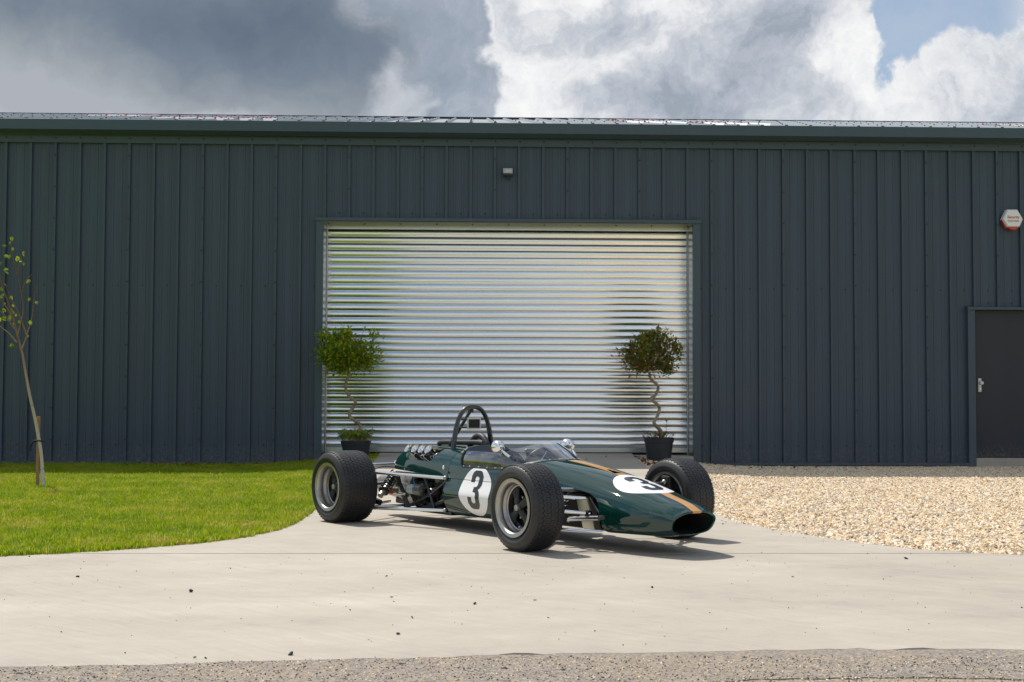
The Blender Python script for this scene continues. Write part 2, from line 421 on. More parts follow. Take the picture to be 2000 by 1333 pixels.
def grass_mat(name, blade=True):
    m = bpy.data.materials.new(name); m.use_nodes = True; T = NT(m.node_tree); b = m.node_tree.nodes['Principled BSDF']
    g = T.new('ShaderNodeNewGeometry').outputs['Position']
    n = T.noise(T.vmath('MULTIPLY', g, (1, 1, 0)), 1.7, 6, .65)
    n2 = T.noise(T.vmath('MULTIPLY', g, (1, 1, 0)), 11.0, 4, .6)
    f = T.math('ADD', T.math('MULTIPLY', n, .55), T.math('MULTIPLY', n2, .45))
    c1 = T.ramp(f, [(.37, (.13, .25, .004)), (.46, (.235, .35, .005)), (.54, (.37, .43, .012)), (.61, (.54, .45, .11))])
    if blade:
        r = T.new('ShaderNodeObjectInfo').outputs['Random']
        c1 = T.mix(T.math('MULTIPLY', r, .50), c1, T.ramp(r, [(0, (.14, .25, .004)), (.5, (.27, .40, .008)), (.8, (.45, .50, .03)), (.94, (.66, .56, .20))]))
        b.inputs['Subsurface Weight'].default_value = 0
        tl = T.new('ShaderNodeBsdfTranslucent'); T.set(tl.inputs[0], c1)
        mx = T.new('ShaderNodeMixShader'); mx.inputs[0].default_value = .52
        o = [x for x in T.n if x.type == 'OUTPUT_MATERIAL'][0]
        T.l.new(b.outputs[0], mx.inputs[1]); T.l.new(tl.outputs[0], mx.inputs[2]); T.l.new(mx.outputs[0], o.inputs[0])
    T.set(b.inputs['Base Color'], c1); b.inputs['Roughness'].default_value = .6; b.inputs['Specular IOR Level'].default_value = .25
    return m
MAT['grass'] = grass_mat('grass_blade'); MAT['lawn'] = grass_mat('lawn_soil', False)
def stone_mat():
    m = bpy.data.materials.new('gravel_stone'); m.use_nodes = True; T = NT(m.node_tree); b = m.node_tree.nodes['Principled BSDF']
    r = T.new('ShaderNodeObjectInfo').outputs['Random']
    c1 = T.ramp(r, [(0, (.42, .24, .09)), (.10, (.74, .57, .34)), (.28, (.86, .75, .57)), (.42, (.66, .43, .18)), (.55, (.90, .82, .68)), (.68, (.56, .45, .34)), (.78, (.80, .50, .16)), (.86, (.92, .87, .78)), (.94, (.26, .20, .15)), (1, (.14, .14, .15))])
    g = T.new('ShaderNodeNewGeometry').outputs['Position']
    c1 = T.mix(T.math('MULTIPLY', T.noise(g, 120, 3, .6), .25), c1, (.58, .49, .38))
    T.set(b.inputs['Base Color'], c1); b.inputs['Roughness'].default_value = .75
    return m
MAT['stone'] = stone_mat()
MAT['dark_stone'] = mat('dark_stone', (.035, .033, .03), .85, var=.4, vscale=90)
MAT['tan_stone'] = mat('tan_stone', (.40, .24, .09), .85, var=.3, vscale=90)
MAT['dead_leaf'] = mat('dead_leaf', (.16, .065, .028), .8, var=.4, vscale=40)
def leaf_mat(name, cols, trans=.35):
    m = bpy.data.materials.new(name); m.use_nodes = True; T = NT(m.node_tree); b = m.node_tree.nodes['Principled BSDF']
    at = T.new('ShaderNodeAttribute', attribute_name='tint').outputs['Fac']
    c1 = T.ramp(at, [(i/(len(cols)-1), c) for i, c in enumerate(cols)])
    T.set(b.inputs['Base Color'], c1); b.inputs['Roughness'].default_value = .42
    tl = T.new('ShaderNodeBsdfTranslucent'); T.set(tl.inputs[0], c1)
    mx = T.new('ShaderNodeMixShader'); mx.inputs[0].default_value = trans
    o = [x for x in T.n if x.type == 'OUTPUT_MATERIAL'][0]
    T.l.new(b.outputs[0], mx.inputs[1]); T.l.new(tl.outputs[0], mx.inputs[2]); T.l.new(mx.outputs[0], o.inputs[0])
    return m
MAT['leaf_fresh'] = leaf_mat('bay_leaf', [(.07, .14, .010), (.18, .30, .014), (.31, .44, .020), (.46, .53, .03), (.55, .29, .05)], .42)
MAT['leaf_tired'] = leaf_mat('bay_leaf_browning', [(.05, .085, .012), (.10, .16, .016), (.18, .23, .02), (.26, .20, .022), (.38, .13, .022)], .42)
MAT['leaf_birch'] = leaf_mat('birch_leaf', [(.16, .24, .015), (.24, .33, .02), (.32, .38, .03), (.13, .18, .02)], .5)
MAT['bark_bay'] = mat('bay_bark', (.30, .24, .17), .8, var=.3, vscale=30, bump=.3, bscale=60)
def birch_bark():
    m = bpy.data.materials.new('birch_bark'); m.use_nodes = True; T = NT(m.node_tree); b = m.node_tree.nodes['Principled BSDF']
    g = T.new('ShaderNodeNewGeometry').outputs['Position']
    z = T.new('ShaderNodeSeparateXYZ'); T.l.new(g, z.inputs[0])
    base = T.ramp(T.math('MULTIPLY', z.outputs[2], .5), [(0, (.62, .58, .52)), (.35, (.50, .42, .33)), (.62, (.30, .19, .11)), (1, (.13, .07, .045))])
    mk = T.smooth(T.noise(T.vmath('MULTIPLY', g, (8, 8, 45)), 1.0, 3, .6), .60, .70)
    T.set(b.inputs['Base Color'], T.mix(T.math('MULTIPLY', mk, .75), base, (.10, .075, .05))); b.inputs['Roughness'].default_value = .7
    return m
MAT['birch'] = birch_bark()
MAT['stake'] = mat('timber_stake', (.33, .19, .085), .8, var=.25, vscale=25, bump=.2, bscale=70)
MAT['pot'] = mat('black_plastic_pot', (.020, .024, .032), .5, var=.2, vscale=8, bump=.05)
MAT['soil'] = mat('soil', (.035, .024, .016), .95, var=.4, vscale=40, bump=.5, bscale=60)
MAT['alarm_white'] = mat('alarm_cover', (.74, .75, .78), .4)
MAT['alarm_red'] = mat('alarm_lens', (.55, .01, .012), .2, coat=.4)
MAT['letter_red'] = mat('letter_red', (.42, .05, .07), .5)
MAT['letter_grey'] = mat('letter_grey', (.45, .46, .5), .5)
# ================================================================== SETTING
def interp(tab, y):
    return float(np.interp(y, [t[0] for t in tab], [t[1] for t in tab]))
EL = [(-11.2, -14), (-10.9, -6.5), (-10.45, -3.5), (-10.287, -2.756), (-10.15, -2.45), (-10.03, -2.23), (-9.58, -1.70), (-9.25, -1.52), (-8.94, -1.41), (-8.6, -1.345), (-8.31, -1.318), (-7.36, -1.30), (-5, -1.28), (-2, -1.27), (.46, -1.27)]
ER = [(-11.2, 14), (-10.5, 4.5), (-10.218, 3.348), (-10.1, 3.08), (-9.949, 2.813), (-9.55, 2.53), (-9.194, 2.368), (-8.85, 2.235), (-8.598, 2.151), (-8.087, 2.03), (-7.7, 2.005), (-7.425, 1.996), (-5, 2.03), (-2.2, 2.13), (.46, 2.25)]
def ramp(y):
    t = y+6.3
    return 0.0 if t < -.6 else (.0233*(t+.6)**2/2.4 if t < .6 else .0233*t)
def side_h(y, d):
    """ground level beside the ramp, d = distance from the slab edge"""
    return max(0.0, ramp(y)-.012)*max(0.0, 1-d/1.6)**1.3

def sheet(name, rows, mt, skirt=0.0, kind='structure', smooth=60):
    """rows: list of rows of points, equal length"""
    m = MB(); n = len(rows[0]); vs = [p for r in rows for p in r]
    fs = [(i*n+j, i*n+j+1, (i+1)*n+j+1, (i+1)*n+j) for i in range(len(rows)-1) for j in range(n-1)]
    m.add(vs, fs)
    if skirt:
        loop = rows[0] + [r[-1] for r in rows[1:]] + rows[-1][-2::-1] + [r[0] for r in rows[-2:0:-1]]
        k = len(loop)
        m.add([p for p in loop]+[(p[0], p[1], p[2]-skirt) for p in loop], [(i, (i+1) % k, k+(i+1) % k, k+i) for i in range(k)])
    me = m.mesh(name, False)
    bm = bmesh.new(); bm.from_mesh(me); bmesh.ops.remove_doubles(bm, verts=bm.verts, dist=1e-5)
    bmesh.ops.recalc_face_normals(bm, faces=bm.faces); bm.to_mesh(me); bm.free()
    if sum(p.normal.z*p.area for p in me.polygons) < 0: me.flip_normals()
    o = link_mesh(name, me, mt, None, smooth); tag(o, kind=kind); return o

sheet('ground', [[(x, y, -.012) for x in np.linspace(-400, 400, 9)] for y in np.linspace(-400, 400, 9)], MAT['lawn'])
# driveway apron, rising to the shutter
ys = list(np.arange(.46, -7.4, -.35)) + list(np.arange(-7.4, -10.15, -.11)) + [-10.14]
rows = []
for y in ys:
    a, b = interp(EL, y), interp(ER, y)
    if y < -10.1: b = 3.05
    rows.append([(a+(b-a)*t, y, ramp(y)+.004) for t in np.linspace(0, 1, 13)])
sheet('driveway', rows, MAT['concrete'], .14)
# concrete strip along the road
RE = [(-14, -13.62), (-1.648, -13.455), (-1.118, -13.435), (-.587, -13.359), (.155, -13.273), (1.124, -13.185), (2.106, -13.176), (14, -13.05)]
ELt = sorted([(x, y) for y, x in EL if y <= -10.15]) + sorted([(x, y) for y, x in ER if y <= -10.1])
xs = sorted(set([round(v, 3) for v in np.arange(-14, 14.01, .06)]))
top_r, bot_r = [], []
for x in xs:
    yt = float(np.interp(x, [p[0] for p in ELt], [p[1] for p in ELt]))
    if -2.45 <= x <= 3.08: yt = -10.1428+.0008*math.sin(x*21)+.0006*rng.standard_normal()
    yb = float(np.interp(x, [p[0] for p in RE], [p[1] for p in RE]))
    yb += .008*math.sin(x*5.3)+.006*math.sin(x*13.7+1)+.007*rng.standard_normal()
    top_r.append((x, yt, .002)); bot_r.append((x, yb, .002))
ez = np.convolve(rng.standard_normal(len(xs)+8), np.ones(9)/3.0, 'valid')
mid = [[(a[0], a[1]+(b[1]-a[1])*t, .002 if t < 1 else (.002 if ez[i] > .9 else -.0032)) for i, (a, b) in enumerate(zip(top_r, bot_r))] for t in (0, .33, .66, .985, 1)]
sheet('concrete_pavement', mid, MAT['concrete'], .012)
# road: old sandy surface, with a newer strip against the concrete
sheet('road', [[(x, y, -.008) for x in np.linspace(-60, 60, 13)] for y in (-12.9, -15, -17, -19.5)], MAT['road_old'])
rows = []
for t in (0, .5, 1):
    r = []
    for x in np.arange(-14, 14.01, .05):
        e = float(np.interp(x, [-14, .3, .736, 1.0, 1.368, 1.6, 1.88, 2.4, 14], [-13.95, -13.86, -13.765, -13.70, -13.668, -13.69, -13.717, -13.72, -13.7]))
        e += .008*math.sin(x*9)+.008*rng.standard_normal()
        r.append((x, -13.0+(e+13.0)*t, -.004))
    rows.append(r)
sheet('road_edge_strip', rows, MAT['road'], .015)

def vl(y): return (y+CD)*(-.352)
def vr(y): return (y+CD)*(.421)
def bed_rows(edge, sgn, far, limit=None, drop_=0.0):
    rows = []
    for y in list(np.arange(.02, -9.0, -.25)) + list(np.arange(-9.0, -10.3, -.08)) + list(np.arange(-10.3, -11.1, -.1)):
        e = interp(edge, y)+(0 if limit is None else sgn*(-.012+.012*math.sin(11*y)+.010*math.sin(27*y+1)))
        f = far if limit is None else (limit(y))
        if limit is not None and (f-e)*sgn <= .02: break
        rows.append([(e+(f-e)*t**1.5, y, side_h(y, abs((f-e)*t**1.5))+(.004 if sgn < 0 else 0.0)-drop_) for t in np.linspace(0, 1, 15)])
    return rows
sheet('lawn', bed_rows(EL, -1, -14, drop_=.004), MAT['lawn'])
sheet('gravel_bed', bed_rows(ER, 1, 14, drop_=.006), MAT['gravel_base'])

# ---- scatter by geometry nodes
def variants(cname, meshes, mt):
    c = bpy.data.collections.new(cname)
    for i, me in enumerate(meshes):
        me.materials.append(mt); o = bpy.data.objects.new(cname, me); c.objects.link(o)
    return c
def scatter(obj, coll, density, seed, smin, smax, tilt):
    ng = bpy.data.node_groups.new('scatter', 'GeometryNodeTree')
    ng.interface.new_socket('Geometry', in_out='INPUT', socket_type='NodeSocketGeometry')
    ng.interface.new_socket('Geometry', in_out='OUTPUT', socket_type='NodeSocketGeometry')
    n, l = ng.nodes, ng.links
    gi, go = n.new('NodeGroupInput'), n.new('NodeGroupOutput')
    dp = n.new('GeometryNodeDistributePointsOnFaces'); dp.inputs['Density'].default_value = density; dp.inputs['Seed'].default_value = seed
    ci = n.new('GeometryNodeCollectionInfo'); ci.inputs[0].default_value = coll; ci.inputs['Separate Children'].default_value = True; ci.inputs['Reset Children'].default_value = True
    ip = n.new('GeometryNodeInstanceOnPoints'); ip.inputs['Pick Instance'].default_value = True
    rr = n.new('FunctionNodeRandomValue'); rr.data_type = 'FLOAT_VECTOR'
    rr.inputs[0].default_value = (-tilt, -tilt, 0); rr.inputs[1].default_value = (tilt, tilt, 6.283)
    rs = n.new('FunctionNodeRandomValue'); rs.data_type = 'FLOAT'; rs.inputs[2].default_value = smin; rs.inputs[3].default_value = smax
    rs.inputs['Seed'].default_value = 5
    l.new(gi.outputs[0], dp.inputs[0]); l.new(dp.outputs[0], ip.inputs[0]); l.new(ci.outputs[0], ip.inputs['Instance'])
    l.new(rr.outputs[0], ip.inputs['Rotation']); l.new(rs.outputs[1], ip.inputs['Scale']); l.new(ip.outputs[0], go.inputs[0])
    md = obj.modifiers.new('scatter', 'NODES'); md.node_group = ng
def tuft(seed, nb, h, spread):
    r = random.Random(seed); m = MB()
    for _ in range(nb):
        a = r.uniform(0, 6.28); d = spread*math.sqrt(r.random()); x, y = d*math.cos(a), d*math.sin(a)
        hh = h*r.uniform(.5, 1.15); ln = r.uniform(.1, .75)*hh; b = r.uniform(0, 6.28); w = r.uniform(.0016, .0032)
        dx, dy = math.cos(b), math.sin(b); px, py = -dy*w, dx*w
        m.add([(x-px, y-py, 0), (x+px, y+py, 0), (x+dx*ln*.35+px*.8, y+dy*ln*.35+py*.8, hh*.6), (x+dx*ln*.35-px*.8, y+dy*ln*.35-py*.8, hh*.6), (x+dx*ln, y+dy*ln, hh)], [(0, 1, 2, 3), (3, 2, 4)])
    return m.mesh('tuft', False)
def stone(seed):
    r = np.random.default_rng(seed); bm = bmesh.new(); bmesh.ops.create_icosphere(bm, subdivisions=1, radius=1)
    sc = np.array([r.uniform(.8, 1.35), r.uniform(.65, 1.0), r.uniform(.42, .75)])
    for v in bm.verts:
        k = 1+.22*r.standard_normal()
        v.co = Vector((v.co.x*sc[0]*k, v.co.y*sc[1]*k, v.co.z*sc[2]*k))
    me = bpy.data.meshes.new('stone'); bm.to_mesh(me); bm.free(); return me
tufts = variants('tuft', [tuft(i, 9, .031, .022) for i in range(8)] + [tuft(50+i, 7, .044, .03) for i in range(2)], MAT['grass'])
stones = variants('pebble', [stone(i) for i in range(10)], MAT['stone'])
g = sheet('lawn_grass', bed_rows(EL, -1, 0, lambda y: vl(y)-1.6), MAT['grass'], kind='stuff')
tag(g, 'short mown green grass of the lawn', 'grass'); scatter(g, tufts, 3600, 3, .6, 1.25, .25)
g = sheet('gravel', bed_rows(ER, 1, 0, lambda y: vr(y)+1.4), MAT['stone'], kind='stuff')
tag(g, 'loose cream and tan gravel beside the driveway', 'gravel'); scatter(g, stones, 3300, 9, .005, .0175, .8)

chips = variants('chip', [stone(40+i) for i in range(6)], MAT['stone'])
chips2 = variants('dark_chip', [stone(60+i) for i in range(4)], MAT['dark_stone'])
def grid(x0, x1, y0, y1, z): return [[(x, y, z) for x in np.linspace(x0, x1, 12)] for y in np.linspace(y0, y1, 4)]
g = sheet('road_grit', grid(-3, 4, -13.32, -14.1, -.003), MAT['road'], kind='stuff'); tag(g, 'fine loose grit and chippings strewn over the worn road', 'grit'); scatter(g, chips, 2200, 21, .0012, .0042, .8)
g = sheet('road_grit', grid(-3, 4, -13.30, -14.1, -.003), MAT['road'], kind='stuff'); tag(g, 'dark specks of grit strewn over the worn road', 'grit'); scatter(g, chips2, 1100, 22, .0012, .0040, .8)
g = sheet('concrete_grit', grid(-3.2, 4, -10.3, -13.1, .0035), MAT['grit'], kind='stuff'); tag(g, 'fine dark specks of grit sprinkled over the concrete', 'grit'); scatter(g, chips2, 14, 23, .0010, .0032, .8)
sp_rows = []
for y in np.arange(-6.5, -10.1, -.15):
    e = interp(ER, y); sp_rows.append([(e-.22, y, ramp(y)+.006), (e-.02, y, ramp(y)+.006)])
g = sheet('spilled_gravel', sp_rows, MAT['stone'], kind='stuff'); tag(g, 'few tan gravel stones kicked onto the edge of the driveway', 'gravel'); scatter(g, stones, 38, 25, .004, .010, .6)
# ================================================================== WAREHOUSE
XO = -6.3553
PITCHR = 1/3.0
wh = empty('warehouse', (0, 0, 0), label='long low steel warehouse clad in blue-grey ribbed sheets', cat='building')
Z_TRIM = 4.392
def prof(xa, xb):
    """cladding section (x, y) from xa to xb, ribs proud to y=0, pans at y=.032"""
    P = []
    k0 = int(math.floor((xa-XO)/PITCHR))-1; k1 = int(math.ceil((xb-XO)/PITCHR))+1
    for k in range(k0, k1):
        c = XO+k*PITCHR
        P += [(c-.0225, .044), (c-.0180, 0), (c+.0180, 0), (c+.0225, .044)]
        for q in (.333, .667):
            s = c+PITCHR*q
            P += [(s-.018, .044), (s-.014, .0395), (s+.014, .0395), (s+.018, .044)]
    P = sorted(P); out = []
    def at(x):
        return float(np.interp(x, [p[0] for p in P], [p[1] for p in P]))
    out = [(xa, at(xa))]+[p for p in P if xa+1e-4 < p[0] < xb-1e-4]+[(xb, at(xb))]
    return out
def clad_piece(m, xa, xb, z0, z1):
    p = prof(xa, xb); n = len(p)
    vs = [(x, y, z0) for x, y in p]+[(x, y, z1) for x, y in p]
    m.add(vs, [(i, i+1, n+i+1, n+i) for i in range(n-1)])
DL, DR, DT = -2.034, 3.046, 3.345           # shutter opening
PL, PR, PT = 6.960, 7.93, 2.171             # side door opening
k = -16
while k < 58:
    xa, xb = XO+k*PITCHR+.0155, XO+(k+3)*PITCHR+.0150
    cuts = sorted(set([xa, xb]+[c for c in (DL-.05, DR+.05, PL-.05, PR+.05) if xa < c < xb]))
    m = MB()
    for a, b in zip(cuts[:-1], cuts[1:]):
        c = (a+b)/2; z0 = .03
        if DL-.05 < c < DR+.05: z0 = DT+.02
        if PL-.05 < c < PR+.05: z0 = PT+.02
        clad_piece(m, a, b, z0, 4.47)
    o = m.build('cladding_sheet', MAT['clad'], wh, fixn=False); smooth_angle(o.data, 20)
    k += 3
# plain inner wall behind the sheets so that nothing shows through
m = MB(); m.box((-12, .10, 0), (DL-.02, .16, 4.5)); m.box((DR+.02, .10, 0), (PL-.02, .16, 4.5)); m.box((PR+.02, .10, 0), (13.4, .16, 4.5))
m.box((DL-.02, .10, DT+.01), (DR+.02, .16, 4.5)); m.box((PL-.02, .10, PT+.03), (PR+.02, .16, 4.5))
m.box((-12, .16, 0), (-11.9, 18, 4.5)); m.box((13.3, .16, 0), (13.4, 18, 4.5)); m.box((-12, 17.9, 0), (13.4, 18, 4.5))
m.build('inner_wall', MAT['clad'], wh)
# screws
m = MB()
def screw(x, y, z, r=.0115): m.ball((x, y, z), r, 6, 4, (1, .6, 1))
for k in range(-16, 58):
    x = XO+k*PITCHR
    inop = DL-.1 < x < DR+.1; inp = PL-.1 < x < PR+.1
    zl = DT+.08 if inop else (PT+.08 if inp else .1)
    if (k-2) % 3 == 0:
        for z in np.arange(4.22, zl, -.43): screw(x, -.004, z)
    xm = x+.20
    if xm < 13: screw(xm, .040, (DT+.12 if DL-.1 < xm < DR+.1 else (PT+.1 if PL-.1 < xm < PR+.1 else .28)))
    if not (DL-.1 < xm < DR+.1): screw(xm, .040, 2.45)
    screw(x+.01, -.019, 4.455)
o = m.build('cladding_screws', MAT['screw'], wh); tag(o, kind='stuff'); smooth_angle(o.data, 50)
# flashings
MB().prism([(-.004, Z_TRIM), (-.016, Z_TRIM), (-.016, 4.50), (.05, 4.50), (.05, 4.49), (-.004, 4.49)], 0, -12, 13.4).build('eaves_flashing', MAT['trim'], wh)
for a, b in ((-12, DL-.098), (DR+.10, PL-.10), (PR+.10, 13.4)):
    MB().prism([(-.045, .018), (-.045, .052), (-.006, .060), (.05, .060), (.05, .018)], 0, a, b).build('drip_flashing', MAT['trim'], wh)
gut = [(-.245, 4.530), (-.245, 4.668), (-.225, 4.676), (-.205, 4.668), (-.19, 4.60), (-.02, 4.60), (-.02, 4.512), (-.10, 4.490)]
for i, (a, b) in enumerate(((-12, -6.9), (-6.898, -2.275), (-2.273, 3.30), (3.302, 8.6), (8.602, 13.4))):
    MB().prism(gut, 0, a, b).build('gutter', MAT['trim'], wh)
    if a > -12: MB().prism([(-.247, 4.529), (-.247, 4.669), (-.20, 4.60), (-.02, 4.511), (-.10, 4.488)], 0, a-.035, a+.03).build('gutter_joint', MAT['trim'], wh)
# roof
RT = math.atan(.2172); rz0, ry0 = 4.660, -.19
def roof_pt(s, h=0.0): return (ry0+s*math.cos(RT)-h*math.sin(RT), rz0+s*math.sin(RT)+h*math.cos(RT))
LEN = 9.45
m2 = MB(); m3 = MB()
k = -16
while k < 58:
    xa, xb = XO+k*PITCHR, XO+(k+3)*PITCHR
    P = []
    for q in range(4):
        c = xa+q*PITCHR
        P += [(c-.034, 0), (c-.0175, .034), (c+.0175, .034), (c+.034, 0)]
    P = [p for p in P if xa-.02 <= p[0] <= xb-.016]
    vs = []
    for s in (0, LEN):
        for x, h in P:
            y, z = roof_pt(s, h); vs.append((x, y, z))
    n = len(P); is_rl = (k in (2, 26, 29, 44))
    o = MB().add(vs, [(i, i+1, n+i+1, n+i) for i in range(n-1)]).build('roof_sheet', MAT['rooflight'] if False else MAT['roof'], wh, fixn=False)
    rls = {-1: (5.2, 7.6), 5: (1.4, 3.2), 8: (1.0, 2.4), 26: (2.2, 4.6), 29: (.9, 2.6), 44: (1.6, 3.4), 47: (1.1, 2.3)}
    if k in rls:
        s0, s1 = rls[k]; vs = []
        for s in (s0, s1):
            for x, h in P:
                y, z = roof_pt(s, h+.006); vs.append((x, y, z))
        o = MB().add(vs, [(i, i+1, n+i+1, n+i) for i in range(n-1)]).build('rooflight', MAT['rooflight'], wh, fixn=False)
        for q in range(3):
            for s in np.linspace(s0+.06, s1-.06, 4):
                y, z = roof_pt(s, .046); m3.ball((xa+q*PITCHR, y, z), .017, 6, 4)
    for q in range(3):
        for s in np.arange(.25, LEN, 1.55):
            y, z = roof_pt(s, .036); m2.ball((xa+q*PITCHR, y, z), .013, 6, 4)
    k += 3
tag(m2.build('roof_fixings', MAT['black'], wh), kind='stuff'); tag(m3.build('rooflight_fixings', MAT['red'], wh), kind='stuff')
yr, zr = roof_pt(LEN)
MB().prism([(yr-.16, zr-.16*.2172+.046), (yr, zr+.05), (yr+.16, zr-.16*.2172+.046), (yr+.16, zr-.16*.2172+.040), (yr, zr+.042), (yr-.16, zr-.16*.2172+.040)], 0, -12, 13.4).build('ridge_flashing', MAT['trim'], wh)
MB().add([(-12, yr, zr), (13.4, yr, zr), (13.4, 18.2, 4.6), (-12, 18.2, 4.6)], [(0, 1, 2, 3)]).build('rear_roof_slope', MAT['roof'], wh)

# shutter opening
SY = .455
frame = empty('door_surround', parent=wh)
for xa, xb in ((DL-.098, DL), (DR, DR+.10)):
    MB().box((xa, -.030, .0), (xb, .05, DT+.004)).build('jamb_flashing', MAT['trim'], frame, bevel=.003)
MB().prism([(-.055, DT), (-.055, DT+.042), (.03, DT+.056), (.03, DT)], 0, DL-.105, DR+.107).build('head_flashing', MAT['trim'], frame)
MB().box((DL-.03, .052, .0), (DL-.002, SY+.06, DT-.002)).build('reveal_lining', MAT['galv_dull'], frame)
MB().box((DR+.002, .052, .0), (DR+.03, SY+.06, DT-.002)).build('reveal_lining', MAT['galv_dull'], frame)
MB().box((DL, -.02, DT-.012), (DR, SY-.06, DT-.002)).build('head_lining', MAT['soffit'], frame)
MB().box((DL, SY-.075, DT-.060), (DR, SY-.060, DT-.002)).build('head_angle', MAT['galv'], frame)
MB().box((DL, SY+.01, DT-.16), (DR, SY+.05, DT-.01)).build('brush_seal', MAT['matt_black'], frame)
m = MB()
for x in np.linspace(DL+.05, DR-.05, 11): m.ball((x, .16, DT-.014), .012, 6, 4)
tag(m.build('head_screws', MAT['black'], frame), kind='stuff')
sh = empty('roller_shutter', (0, SY, 0), parent=wh)
PT_S = .0952
zb = .244; nsl = 32
sp = []
for t in np.linspace(0, 1, 15):
    z = t*PT_S*.945; sp.append((-.0113*math.sin(PI*t)**.95 + (.0015 if abs(t-.46) < .03 else 0), z))
sp += [(.002, PT_S*.948), (.008, PT_S*.955), (.008, PT_S*.992), (.001, PT_S)]
n = len(sp)
slat_me = MB().add([(DL+.012, y, z) for y, z in sp]+[(DR-.012, y, z) for y, z in sp], [(i, i+1, n+i+1, n+i) for i in range(n-1)]).mesh('slat', False)
slat_me.flip_normals(); slat_me.materials.append(MAT['galv']); smooth_angle(slat_me, 40)
for i in range(nsl):
    o = bpy.data.objects.new('slat', slat_me); COL.objects.link(o); o.parent = sh; o.location = (0, 0, zb+i*PT_S)
    o.rotation_euler = (rng.normal(0, .012), 0, 0)
MB().prism([(-.02, .172), (-.02, zb-.006), (.02, zb-.004), (.02, .172)], 0, DL+.012, DR-.012).build('bottom_rail', MAT['galv_dull'], sh, bevel=.003)
for x in (DL+.001, DR-.017):
    MB().box((x, -.030, .14), (x+.016, -.022, DT-.06)).build('guide_rail', MAT['galv_dull'], sh, bevel=.002)
for a, b in ((DL, -1.28), (2.26, DR)):
    MB().box((a, -.03, 0), (b, SY+.1, .138)).build('threshold_kerb', MAT['concrete'], wh, bevel=.004)
MB().box((-1.9, .47, .02), (2.95, 1.0, .166)).build('floor_edge', MAT['matt_black'], wh)

# side door on the right
pd = empty('side_door', parent=wh)
MB().box((PL-.10, -.040, .0), (PL, .06, PT+.004)).build('door_jamb', MAT['trim'], pd, bevel=.003)
MB().box((PR, -.040, .0), (PR+.10, .06, PT+.004)).build('door_jamb', MAT['trim'], pd, bevel=.003)
MB().prism([(-.062, PT+.002), (-.062, PT+.040), (.03, PT+.052), (.03, PT+.002)], 0, PL-.11, PR+.11).build('door_head', MAT['trim'], pd)
leaf = MB().box((PL+.002, .045, .128), (PR-.002, .09, PT)).build('door_leaf', MAT['door'], pd, bevel=.002)
MB().box((PL, -.03, 0), (PR, .12, .124)).build('door_step', MAT['concrete'], pd, bevel=.006)
hx, hz = 7.045, 1.13
MB().box((hx-.024, .030, hz-.095), (hx+.024, .045, hz+.095)).build('lock_plate', MAT['silver_plate'], pd, bevel=.006)
MB().lathe([(-.02, 0), (-.02, .024), (-.008, .028), (.02, .020), (.032, .016)], 20, 'y', (hx+.012, 0, hz+.03)).build('door_knob', MAT['silver_plate'], pd, smooth=40)
MB().lathe([(.022, 0), (.022, .012), (.032, .013)], 14, 'y', (hx+.006, 0, hz-.05)).build('key_cylinder', MAT['steel'], pd, smooth=40)

# floodlight over the shutter
fl = empty('floodlight', (.487, -.01, 4.034), label='small black floodlight on the cladding above the roller shutter', cat='light')
fx0, fz0, fz1 = .075, -.055, .052
m = MB()
m.box((-.074, -.078, -.058), (.074, -.02, -.048)); m.box((-.074, -.078, .047), (.074, -.02, .056))
m.box((-.074, -.078, -.048), (-.065, -.02, .047)); m.box((.065, -.078, -.048), (.074, -.02, .047)); m.box((-.065, -.024, -.048), (.065, -.014, .047))
m.box((-.074, -.080, -.048), (.074, -.062, -.026))
m.build('housing', MAT['black'], fl)
m = MB().add([(-.064, -.070, -.026), (.064, -.070, -.026), (.040, -.030, -.002), (-.040, -.030, -.002), (-.040, -.030, .036), (.040, -.030, .036), (.064, -.070, .046), (-.064, -.070, .046)],
             [(0, 1, 2, 3), (3, 2, 5, 4), (4, 5, 6, 7), (0, 3, 4, 7), (1, 6, 5, 2)])
m.build('reflector', mat('reflector_white', (.75, .68, .60), .35, .35), fl)
MB().box((-.065, -.0735, -.026), (.065, -.0715, .047)).build('lens', MAT['screen'], fl)
MB().box((-.03, -.02, -.04), (.03, .045, .03)).build('bracket', MAT['black'], fl)
MB().tube(spline_pts([(-.024, -.03, -.056), (-.020, -.03, -.082), (.005, -.02, -.098), (.030, .0, -.088), (.040, .03, -.062)], 5), .0045, 6).build('cable', MAT['black'], fl, smooth=60)

# alarm box
al = empty('alarm_box', (7.492, -.005, 3.43), label='white hexagonal alarm box with red lens on the wall above the side door', cat='alarm')
hexo = [(-.142, 0), (-.075, .137), (.070, .137), (.146, 0), (.095, -.108), (-.075, -.108)]
def hexprism(sc, y0, y1, sc2=None):
    m = MB(); sc2 = sc2 or sc; nn = len(hexo)
    m.add([(x*sc, y0, z*sc) for x, z in hexo]+[(x*sc2, y1, z*sc2) for x, z in hexo],
          [tuple(range(nn)), tuple(range(2*nn-1, nn-1, -1))]+[(i, (i+1) % nn, nn+(i+1) % nn, nn+i) for i in range(nn)])
    return m
hexprism(.90, -.082, -.060, 1.0).build('cover', MAT['alarm_white'], al, bevel=.004)
hexprism(1.0, -.060, .03).build('body', MAT['alarm_white'], al, bevel=.003)
MB().prism([(-.072, -.110), (.086, -.110), (.06, -.140), (.01, -.148), (-.04, -.140)], 1, -.066, -.005).build('strobe_lens', MAT['alarm_red'], al, bevel=.006)
MB().prism([(-.143, -.006), (-.138, .004), (-.074, -.106), (-.074, -.128)], 1, -.030, .03).build('side_lens', MAT['alarm_red'], al)
